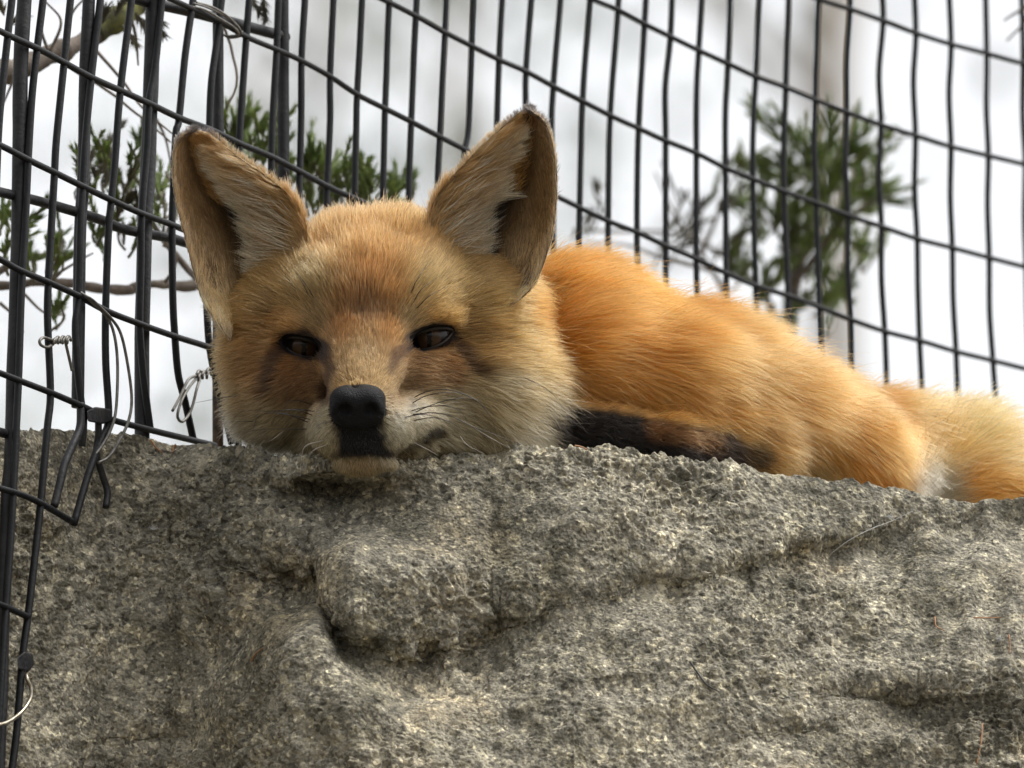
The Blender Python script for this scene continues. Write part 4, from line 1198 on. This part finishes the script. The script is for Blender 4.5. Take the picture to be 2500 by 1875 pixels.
def grow_fur(p, n, comb, L, lift, stray, K=6, clump=0.5, clump_n=16, curl=0.0, gravity=0.0, seed=0, wave=1.0):
    """roots, normals, flow -> (m,K,3) strands"""
    m = len(p)
    t = comb - n * (comb * n).sum(1, keepdims=True)
    t = unit(t + 0.02 * comb)
    # broad waves and tufts in the lie of the coat
    wv = np.stack([vnoise(p / 16, 51 + seed), vnoise(p / 16, 52 + seed), vnoise(p / 16, 53 + seed)], 1) * 0.32
    wv += np.stack([vnoise(p / 5, 54 + seed), vnoise(p / 5, 55 + seed), vnoise(p / 5, 56 + seed)], 1) * 0.22
    t = unit(t + wave * wv * (0.6 + 1.6 * stray[:, None]))
    jit = rng.normal(size=(m, 3)) * stray[:, None]
    d0 = unit(t * (1 - lift[:, None]) + n * lift[:, None] + jit * 0.7)
    d1 = unit(t + n * 0.10 * lift[:, None] + jit)
    out = np.empty((m, K, 3)); out[:, 0] = p - n * 0.6
    L = L * np.clip(rng.normal(1.0, 0.16, m), 0.5, 1.5)
    for k in range(1, K):
        s = (k - 0.5) / (K - 1)
        d = unit(d0 * (1 - s) + d1 * s + np.array([0, -1.0, 0]) * gravity * s)
        out[:, k] = out[:, k - 1] + d * (L / (K - 1))[:, None]
    if clump > 0 and m > 200:
        g = rng.choice(m, max(8, m // clump_n), replace=False)
        kd = kdtree.KDTree(len(g))
        for i, gi in enumerate(g): kd.insert(p[gi], i)
        kd.balance()
        near = np.fromiter((kd.find(x)[1] for x in p), int, m)
        G = out[g[near]]
        amt = clump * np.interp(L, [4, 24], [0.75, 1.3]) * rng.uniform(0.3, 1.0, m) * rng.uniform(0.5, 1.15, len(g))[near]
        f = (np.linspace(0, 1, K) ** 1.3)[None, :, None] * amt[:, None, None]
        out = out * (1 - f) + G * f
    return out

def fur_object(name, strands, cols, rad, parent, base, label=None):
    """strands (m,K,3) camera mm; cols (m,K,3) or (m,3) linear"""
    m, K = strands.shape[:2]
    hc = bpy.data.hair_curves.new(name)
    hc.add_curves([K] * m)
    w = (to_world(strands.reshape(-1, 3)) - base).astype(np.float32)
    hc.attributes["position"].data.foreach_set("vector", w.ravel())
    ra = hc.attributes.get("radius") or hc.attributes.new("radius", 'FLOAT', 'POINT')
    prof = np.array([1.0, 1.0, 0.95, 0.8, 0.55, 0.18]) if K == 6 else np.interp(np.linspace(0, 1, K), [0, .5, .8, 1], [1, .95, .6, .15])
    rr = (np.broadcast_to(np.asarray(rad, float).reshape(-1, 1), (m, 1)) * prof[None]).astype(np.float32) / 1000
    ra.data.foreach_set("value", rr.ravel())
    ca = hc.attributes.new("Col", 'FLOAT_COLOR', 'POINT')
    if cols.ndim == 2: cols = np.repeat(cols[:, None], K, 1)
    c4 = np.ones((m, K, 4), np.float32); c4[..., :3] = np.clip(cols, 0.002, 0.93)
    ca.data.foreach_set("color", c4.ravel())
    hc.materials.append(M_FUR)
    o = bpy.data.objects.new(name, hc)
    COL.objects.link(o)
    o.parent = parent
    if label: o["label"] = label
    return o

fox_base = P(1700, 1215, 60)
fox = empty("red_fox", fox_base, "orange red fox lying with its chin resting on the rock rim", "fox")

# body mesh with underfur colour
xy_all = to_px(all_v)
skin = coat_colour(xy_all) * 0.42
for ei in range(2):
    e = EAR[ei]
    k0 = off + 2 * ei * NS * NT
    inner = slice(k0, k0 + NS * NT)
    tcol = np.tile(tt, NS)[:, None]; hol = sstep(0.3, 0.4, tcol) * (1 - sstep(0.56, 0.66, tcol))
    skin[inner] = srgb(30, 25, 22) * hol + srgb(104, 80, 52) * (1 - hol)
    skin[k0 + NS * NT:k0 + 2 * NS * NT] = srgb(46, 40, 38)
for (ex, ey, a, b, rot) in EYES:
    m = (np.linalg.norm(xy_all - [ex, ey], axis=1) < 80)
    q = (xy_all - [ex, ey]) / S * [1, -1]
    qr = np.stack([q[:, 0] * math.cos(rot) + q[:, 1] * math.sin(rot), -q[:, 0] * math.sin(rot) + q[:, 1] * math.cos(rot)], 1)
    k = (qr[:, 0] / (a + 2)) ** 2 + (qr[:, 1] / (b + 2)) ** 2
    skin[m & (k < 1.2) & (all_v[:, 2] < 60)] = srgb(24, 21, 20)
skin[(((xy_all - [873, 1000]) / [72, 62]) ** 2).sum(1) < 1] = srgb(24, 22, 22)
body = fast_mesh("body", to_world(all_v), all_q, M_SKIN, fox, fox_base)
ca = body.data.attributes.new("Col", 'FLOAT_COLOR', 'POINT')
c4 = np.ones((len(all_v), 4), np.float32); c4[:, :3] = skin
ca.data.foreach_set("color", c4.ravel())
fox.location = Vector(fox_base)

# ---- coat on head and trunk
qc = fv[fq].mean(1); qn = unit(fn_[fq].mean(1)); qxy = to_px(qc)
facing = -qn[:, 2]
dens = np.where(facing > -0.25, 1.0, 0.3)
headness = 1 - sstep(1290, 1420, qxy[:, 0])
near = np.where(qxy[:, 0] < 1420, 7.0, 4.6)
small = ((np.abs(qxy[:, 0] - 890) < 190) & (qxy[:, 1] > 770))
near = np.where(small, 11.0, near)
dens = dens * near * FUR_Q
dens[(qxy[:, 0] > 2660) | (qc[:, 1] < -75)] *= 0.1
p, n = sample_mesh(fv, fn_, fq, dens)
xy = to_px(p)
keep = np.ones(len(p), bool)
for (c, a, b, rot) in SOCKETS:      # bare eyelids
    q = p - c
    qr = np.stack([q[:, 0] * math.cos(rot) + q[:, 1] * math.sin(rot), -q[:, 0] * math.sin(rot) + q[:, 1] * math.cos(rot)], 1)
    keep &= ~(((qr[:, 0] / (a + 0.5)) ** 2 + (qr[:, 1] / (b + 0.7)) ** 2 < 1) & (p[:, 2] < 40))
nose_c = c2(873, 997, -50)
q = p - nose_c
keep &= ~(((q[:, 0] / 12.2) ** 2 + (q[:, 1] / 9.6) ** 2 < 1) & (p[:, 2] < -25))
p, n, xy = p[keep], n[keep], xy[keep]
dr = shep(DIRT, xy); ln = shep(LENT, xy)
comb = unit(np.stack([dr[:, 0], -dr[:, 1], dr[:, 2]], 1))
# the folded foreleg wears short dark hair
leg = np.minimum(sd_cone(p, c2(1390, 1050, 50), c2(1640, 1085, 50), 13, 12), sd_cone(p, c2(1640, 1085, 50), c2(1820, 1115, 72), 12, 12)) < 1.5
leg &= xy[:, 0] < 1850
ln[leg, 0] = np.interp(xy[leg, 0], [1560, 1840], [7, 13]); ln[leg, 1] = 0.4; ln[leg, 2] = 0.26
comb[leg] = unit(np.array([0.9, -0.25, 0.0]) + 0 * comb[leg])
is_tail = xy[:, 0] > 2200
is_body = (xy[:, 0] > 1330) | ((p[:, 2] > 88) & (xy[:, 0] > 1150))
groups = {"leg_fur": leg, "tail_fur": is_tail & ~leg, "back_fur": is_body & ~is_tail & ~leg, "head_fur": ~is_body & ~leg & ~is_tail}
for gname, m in groups.items():
    if m.sum() < 10: continue
    pp, nn = p[m], n[m]
    st = grow_fur(pp, nn, comb[m], ln[m, 0], ln[m, 1], ln[m, 2], clump=0.36 if gname in ("back_fur", "tail_fur") else 0.5,
                  clump_n=18 if gname in ("back_fur", "tail_fur") else 14, gravity=0.12 if gname == "back_fur" else 0.05, wave=0.45 if gname == "head_fur" else 0.6)
    cxy = to_px(st[:, 3])
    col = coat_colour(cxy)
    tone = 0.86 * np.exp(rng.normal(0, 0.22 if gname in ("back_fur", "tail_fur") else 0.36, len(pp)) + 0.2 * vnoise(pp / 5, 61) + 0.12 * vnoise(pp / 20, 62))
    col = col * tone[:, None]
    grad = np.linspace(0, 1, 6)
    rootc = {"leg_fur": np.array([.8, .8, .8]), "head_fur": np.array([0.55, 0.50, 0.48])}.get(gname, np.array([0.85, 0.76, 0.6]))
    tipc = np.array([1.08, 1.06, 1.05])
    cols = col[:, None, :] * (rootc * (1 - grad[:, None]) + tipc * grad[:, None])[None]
    if gname == "head_fur":             # agouti: some dark hair tips
        dk = rng.random(len(pp)) < 0.06
        cols[dk] *= 0.35
    if gname in ("tail_fur",):
        dk = rng.random(len(pp)) < 0.02
        cols[dk, 2:] *= 0.08
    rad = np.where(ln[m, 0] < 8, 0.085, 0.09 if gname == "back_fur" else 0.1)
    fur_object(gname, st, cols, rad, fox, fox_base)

# pale fringe of the flank hanging over the foreleg
fx = rng.uniform(1425, 1690, 900)
fy = np.interp(fx, [1425, 1560, 1690], [968, 985, 1015]) + rng.normal(0, 7, len(fx))
fp = np.array([c2(x, y, surf - 1.0) for x, y, surf in zip(fx, fy, np.interp(fx, np.linspace(1420, 1700, 8), [wsurf(q, np.interp(q, [1425, 1560, 1690], [968, 985, 1015])) for q in np.linspace(1420, 1700, 8)]))])
st = grow_fur(fp, np.repeat(unit(np.array([[0, -0.35, -1.0]])), len(fx), 0), np.repeat(np.array([[0.6, -0.8, -0.1]]), len(fx), 0), rng.uniform(8, 15, len(fx)), np.full(len(fx), .4), np.full(len(fx), .34), clump=.5, clump_n=10)
fc = np.where((rng.random(len(fx)) < 0.55)[:, None], srgb(206, 170, 126), srgb(206, 128, 54)) * np.exp(rng.normal(0, .25, (len(fx), 1)))
fur_object("fringe_fur", st, fc, 0.09, fox, fox_base)

# ---- ears
for ei, e in enumerate(EAR):
    S_, C_ = [], []
    lat = float(e['side'])
    def ear_roots(num, s0, s1, t0, t1):
        s = rng.uniform(s0, s1, num); t = rng.uniform(t0, t1, num)
        h = 0.004
        a = ear_surface(e, s, t)
        ds_ = ear_surface(e, np.clip(s + h, 0, 1), t) - a
        dt_ = ear_surface(e, s, np.clip(t + h, 0, 1)) - ear_surface(e, s, np.clip(t - h, 0, 1))
        nn = unit(np.cross(ds_, dt_)); nn *= -np.sign(nn[:, 2:3] + 1e-9)
        return s, t, a, nn, unit(ds_)
    def put(st, col, root=0.6, tip=1.05, var=0.32):
        tone = np.exp(rng.normal(0, var, len(st)))
        g = np.linspace(0, 1, st.shape[1])[None, :, None]
        S_.append(st); C_.append(col[:, None, :] * tone[:, None, None] * (root * (1 - g) + tip * g))
    # lateral half and the tip: short tan hair lying towards the tip
    s, t, a, nn, up = ear_roots(int(9000 * FUR_Q), 0.0, 1.0, 0.56, 1.0)
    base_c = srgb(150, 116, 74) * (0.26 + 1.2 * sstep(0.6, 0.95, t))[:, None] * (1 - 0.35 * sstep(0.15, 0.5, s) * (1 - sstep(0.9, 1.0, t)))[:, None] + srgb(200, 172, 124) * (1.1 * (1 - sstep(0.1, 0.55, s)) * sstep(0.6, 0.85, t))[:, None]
    tipd = sstep(0.93, 0.985, s)[:, None]
    base_c = base_c * (1 - tipd) + srgb(84, 76, 70) * tipd
    comb_e = up + np.array([0.35 * lat, 0.1, -.1]) * (1 - s)[:, None]
    put(grow_fur(a, nn, comb_e, np.interp(s, [0, 1], [8.5, 4]), np.full(len(s), .32), np.full(len(s), .16), seed=3), base_c)
    s, t, a, nn, up = ear_roots(int(5200 * FUR_Q), 0.55, 1.0, 0.0, 0.6)
    base_c = srgb(196, 146, 84) * (1 - 0.25 * sstep(.1, .6, t))[:, None]
    tipd = sstep(0.92, 0.98, s)[:, None]
    base_c = base_c * (1 - tipd) + srgb(84, 76, 70) * tipd
    comb_e = up * 0.8 + np.array([0.55 * lat, 0.15, -.1])
    put(grow_fur(a, nn, comb_e, np.interp(s, [.5, 1], [10, 4]), np.full(len(s), .35), np.full(len(s), .16), seed=4), base_c)
    # medial edge: long hair sweeping across the opening
    s, t, a, nn, up = ear_roots(int(9000 * FUR_Q), 0.0, 0.82, 0.0, 0.36)
    side = np.array([lat, 0, 0])
    comb_e = up * np.interp(s, [0, .3, .8], [.15, .55, .7])[:, None] + side * np.interp(s, [0, .4, .8], [1.0, .95, .8])[:, None] + np.array([0, 0, -.15])
    base_c = srgb(186, 142, 84) * (1 - sstep(.05, .4, t))[:, None] + srgb(226, 210, 178) * sstep(.05, .4, t)[:, None]
    L = np.interp(s, [0, .2, .5, .82], [22, 25, 21, 12]) * np.interp(t, [0, .12, .36], [.75, 1, .85])
    put(grow_fur(a, nn, comb_e, L, np.full(len(s), .38), np.full(len(s), .13), clump=.85, clump_n=30, seed=5), base_c, root=0.3, tip=1.2)
    s, t, a, nn, up = ear_roots(int(900 * FUR_Q), 0.02, 0.7, 0.04, 0.3)
    comb_e = up * np.interp(s, [0, .3, .8], [.1, .45, .65])[:, None] + side + np.array([0, 0, -.2])
    put(grow_fur(a, nn, comb_e, np.interp(s, [0, .7], [27, 17]), np.full(len(s), .45), np.full(len(s), .2), clump=.5, clump_n=8, seed=9), np.repeat(srgb(232, 218, 188)[None], len(s), 0), root=0.5, tip=1.15)
    # sparse hair in the dark hollow
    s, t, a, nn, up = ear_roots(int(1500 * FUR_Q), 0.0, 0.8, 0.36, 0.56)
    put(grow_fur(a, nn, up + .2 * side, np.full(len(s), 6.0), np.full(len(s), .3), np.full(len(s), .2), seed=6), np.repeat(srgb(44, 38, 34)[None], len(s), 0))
    # rims
    for (t0, t1, dirn) in ((0.0, 0.03, -lat), (0.97, 1.0, lat)):
        s, t, a, nn, up = ear_roots(int(1500 * FUR_Q), 0.0, 1.0, t0, t1)
        outd = np.array([dirn, 0.1, 0.1])
        nr = unit(outd + 0.4 * nn)
        tipd = sstep(0.82, 0.95, s)[:, None]
        cc = (srgb(176, 132, 80) if t0 < .5 else srgb(176, 148, 108))
        cc = cc * (1 - tipd) + srgb(92, 84, 80) * tipd
        put(grow_fur(a, nr, up + 0.3 * outd, np.interp(s, [0, .3, 1], [8, 5, 3.2]), np.full(len(s), .35), np.full(len(s), .22), seed=7), cc)
    # back of the ear: short and dark
    s, t, a, nn, up = ear_roots(int(5000 * FUR_Q), 0.05, 1.0, 0.0, 1.0)
    a = a + np.array([0, 0, 1.8]) * np.sin(np.pi * np.clip(t, .02, .98))[:, None] ** .5
    eb = ((1 - sstep(.12, .4, t)) * (1 - sstep(.55, .8, s)))[:, None]
    cc = srgb(206, 150, 86) * eb + srgb(58, 52, 50) * (1 - eb)
    put(grow_fur(a, -nn, up + np.array([-.3 * lat, .1, .2]), 5.0 + 4.0 * eb[:, 0], np.full(len(s), .35), np.full(len(s), .2), seed=8), cc)
    # fluff where the outer edge runs into the cheek
    s, t, a, nn, up = ear_roots(int(1600 * FUR_Q), 0.0, 0.14, 0.25, 0.9)
    nr = unit(np.array([0.3 * lat, 0.2, -0.9]) + 0.3 * nn)
    put(grow_fur(a - np.array([0, 0, 1.0]), nr, np.array([1.0 * lat, -0.05, 0.1]) + 0.5 * up, np.full(len(s), 10.0), np.full(len(s), .35), np.full(len(s), .2), seed=10),
        np.repeat(srgb(196, 162, 108)[None], len(s), 0), root=0.6, tip=1.05)
    # soft orange hair along the inner base, running into the crown
    s, t, a, nn, up = ear_roots(int(1600 * FUR_Q), 0.0, 0.5, 0.0, 0.06)
    nr = unit(np.array([-0.6 * lat, 0.3, -0.6]) + 0.2 * nn)
    put(grow_fur(a, nr, up + np.array([-0.15 * lat, 0.2, 0.2]), np.full(len(s), 9.0), np.full(len(s), .3), np.full(len(s), .2), seed=11),
        np.repeat(srgb(204, 150, 88)[None], len(s), 0), root=0.6, tip=1.05)
    # short hair down at the root where ear meets crown
    fur_object("ear_fur", np.concatenate(S_), np.concatenate(C_), 0.092, fox, fox_base)

# ---- eyes and lids
for (ex, ey, a, b, rot), (sc, _, _, _) in zip(EYES, SOCKETS):
    r_eye = 11.5
    ctr = sc + np.array([0, 0, r_eye + 1.6])
    NL, NM = 24, 40
    V, F, MI = [], [], []
    gaze = unit(np.array([0.02, -0.03, -1.0]))
    bx_ = unit(np.cross(gaze, [0, 1.0, 0])); by_ = np.cross(bx_, gaze)
    for i in range(NL + 1):
        th = math.pi * 0.62 * i / NL
        for j in range(NM):
            ph = 2 * math.pi * j / NM
            rr = r_eye + (0.8 * max(0, 1 - (th / 0.62) ** 2) if th < 0.62 else 0)
            V.append(ctr + rr * (math.cos(th) * gaze + math.sin(th) * (math.cos(ph) * bx_ + math.sin(ph) * by_)))
    for i in range(NL):
        for j in range(NM):
            F.append((i * NM + j, (i + 1) * NM + j, (i + 1) * NM + (j + 1) % NM, i * NM + (j + 1) % NM))
            th = math.pi * 0.62 * (i + .5) / NL
            ph = 2 * math.pi * (j + .5) / NM
            slit = abs(th * math.cos(ph)) < 0.10 and th < 0.34
            MI.append(0 if slit else (1 if th < 0.52 else 2))
    eo = mesh_obj("eye", to_world(np.array(V)), F, [M_PUPIL, M_IRIS, M_SCLERA], fox, True, fox_base)
    eo.data.polygons.foreach_set("material_index", MI)
    # lids: tapered rolls along the almond
    inner = -1 if ex > 890 else 1
    for part in (1, -1):
        pts, rad = [], []
        for k in range(25):
            u = -1 + 2 * k / 24
            x = u * (a + 0.4)
            y = (b - 0.1) * (-(1 - abs(u) ** 2.0) ** 0.75 if part < 0 else 0.8 * (1 - abs(u) ** 2.4) ** 0.9)
            q = np.array([x * math.cos(rot) - y * math.sin(rot), x * math.sin(rot) + y * math.cos(rot)])
            c = ctr[:2] + q
            rho2 = (q ** 2).sum()
            zz = ctr[2] - math.sqrt(max((r_eye + 0.9) ** 2 - rho2, 4.0))
            pts.append([c[0], c[1], zz - 0.2]); rad.append((1.2 if part > 0 else 0.55) * (1 - 0.55 * abs(u) ** 3))
        tube("eyelid", to_world(np.array(pts)), np.array(rad) / 1000, M_LID, eo, fox_base, 8)

# ---- nose leather
nc = c2(873, 996, -49)
def nose_sdf(p):
    q = p - nc
    qa = q * np.array([1, 1, 1])
    d = sd_ell(p, nc + [0, 0.5, 0], (12.6, 10.6, 10.5))
    d = smin(d, sd_ell(p, nc + [-5.6, 4.4, -1.5], (7.2, 5.8, 8)), 2.5)
    d = smin(d, sd_ell(p, nc + [5.6, 4.6, -1.5], (7.2, 5.8, 8)), 2.5)
    d = smin(d, sd_ell(p, nc + [-7.2, -1.5, -3.0], (5.2, 6.8, 6.5)), 2.5)
    d = smin(d, sd_ell(p, nc + [7.2, -1.5, -3.0], (5.2, 6.8, 6.5)), 2.5)
    pl = q @ unit(np.array([0, -0.9, -1.0])) - 6.6
    d = smax(d, pl, 3.0)
    for sx in (-1, 1):
        d = smax(d, -sd_ell(p, nc + [sx * 6.0, -1.4, -9.0], (3.7, 3.7, 5.0)), 1.2)
        d = smax(d, -sd_cone(p, nc + [sx * 7.5, -2.6, -9.0], nc + [sx * 12.5, -4.5, -4.0], 1.8, 0.9), 1.0)
    d = smax(d, -sd_cone(p, nc + [0, 3.0, -11.5], nc + [0, -12, -8.5], 0.8, 0.9), 1.0)
    d = smax(d, -sd_ell(p, nc + [-1.2, 11.6, -2], (2.2, 2.6, 6)), 1.6)
    return d
nv, nq = surface_nets(nose_sdf, nc - 15, nc + 15, 0.5)
fast_mesh("nose", to_world(nv), nq, M_NOSE, fox, fox_base)

# ---- whiskers and brow bristles
def surf_or(px, py, dflt):
    w = wsurf(px, py)
    return dflt if np.isnan(w) else w
WH = [
    [(1004, 975), (1034, 959), (1077, 951), (1122, 958), (1163, 977), (1192, 1007), (1206, 1036), (1211, 1060)],
    [(1004, 986), (1036, 968), (1077, 959), (1127, 961), (1168, 982), (1198, 1020)],
    [(1010, 1008), (1056, 988), (1102, 975), (1145, 972), (1172, 984), (1190, 1010)],
    [(1000, 1004), (1045, 993), (1090, 991), (1122, 1002), (1136, 1020), (1149, 1044)],
    [(1000, 1013), (1056, 1008), (1102, 1016), (1158, 1043), (1203, 1059), (1249, 1077), (1289, 1087)],
    [(1008, 1027), (1056, 1020), (1095, 1029), (1130, 1050), (1150, 1070)],
    [(985, 1020), (1030, 1012), (1075, 1022), (1108, 1045)],
    [(1212, 906), (1271, 920), (1316, 939), (1353, 966), (1380, 1007)],
    [(768, 993), (747, 983), (721, 977), (696, 987), (675, 1010), (662, 1036)],
    [(766, 1015), (742, 1006), (713, 1000), (683, 1003), (645, 1004), (603, 1003), (578, 1013), (565, 1036)],
    [(762, 1025), (721, 1016), (690, 1010), (656, 1008), (631, 1017), (620, 1040), (618, 1056)],
    [(757, 1033), (720, 1018), (690, 1008), (672, 1020), (664, 1040)],
    [(755, 1048), (721, 1047), (645, 1048), (599, 1055)],
    [(770, 1005), (735, 1000), (700, 1001), (660, 1010)],
    [(657, 1029), (600, 1029), (545, 1031)], [(610, 964), (570, 967), (520, 975), (470, 985)],
    [(773, 738), (750, 700), (732, 675), (704, 634)], [(738, 728), (712, 692), (688, 659)], [(760, 735), (738, 690), (716, 655)],
    [(1000, 728), (1014, 690), (1033, 660), (1059, 617)], [(1006, 745), (1024, 712), (1049, 690), (1085, 665)], [(1010, 761), (1049, 722), (1098, 696)],
]
WW = [[(1000, 1075), (1040, 1095), (1070, 1112)], [(1120, 1060), (1140, 1085), (1180, 1107)], [(1150, 1040), (1200, 1070), (1255, 1100)], [(790, 1075), (745, 1090), (735, 1130), (733, 1160)],
      [(800, 1085), (765, 1100), (745, 1135)], [(690, 1080), (680, 1100), (674, 1112)], [(700, 1045), (670, 1070), (650, 1080)]]
for lst, mat, r0 in ((WH, M_WHISK, 0.27), (WW, M_WHISKW, 0.18)):
    for s in lst:
        pts = []
        w0 = surf_or(*s[0], 0)
        for i, (x, y) in enumerate(s):
            f = i / (len(s) - 1)
            w = min(surf_or(x, y, w0 + 30), w0 + 40 * f)
            pts.append(c2(x, y, w + 0.5 - min(1, 2.2 * f) * (25 if y > 850 else 12)))
        path = spline(to_world(np.array(pts)), 7 * len(pts))
        tube("whisker", path, np.linspace(r0, 0.05, len(path)) / 1000, mat, fox, fox_base, 5)
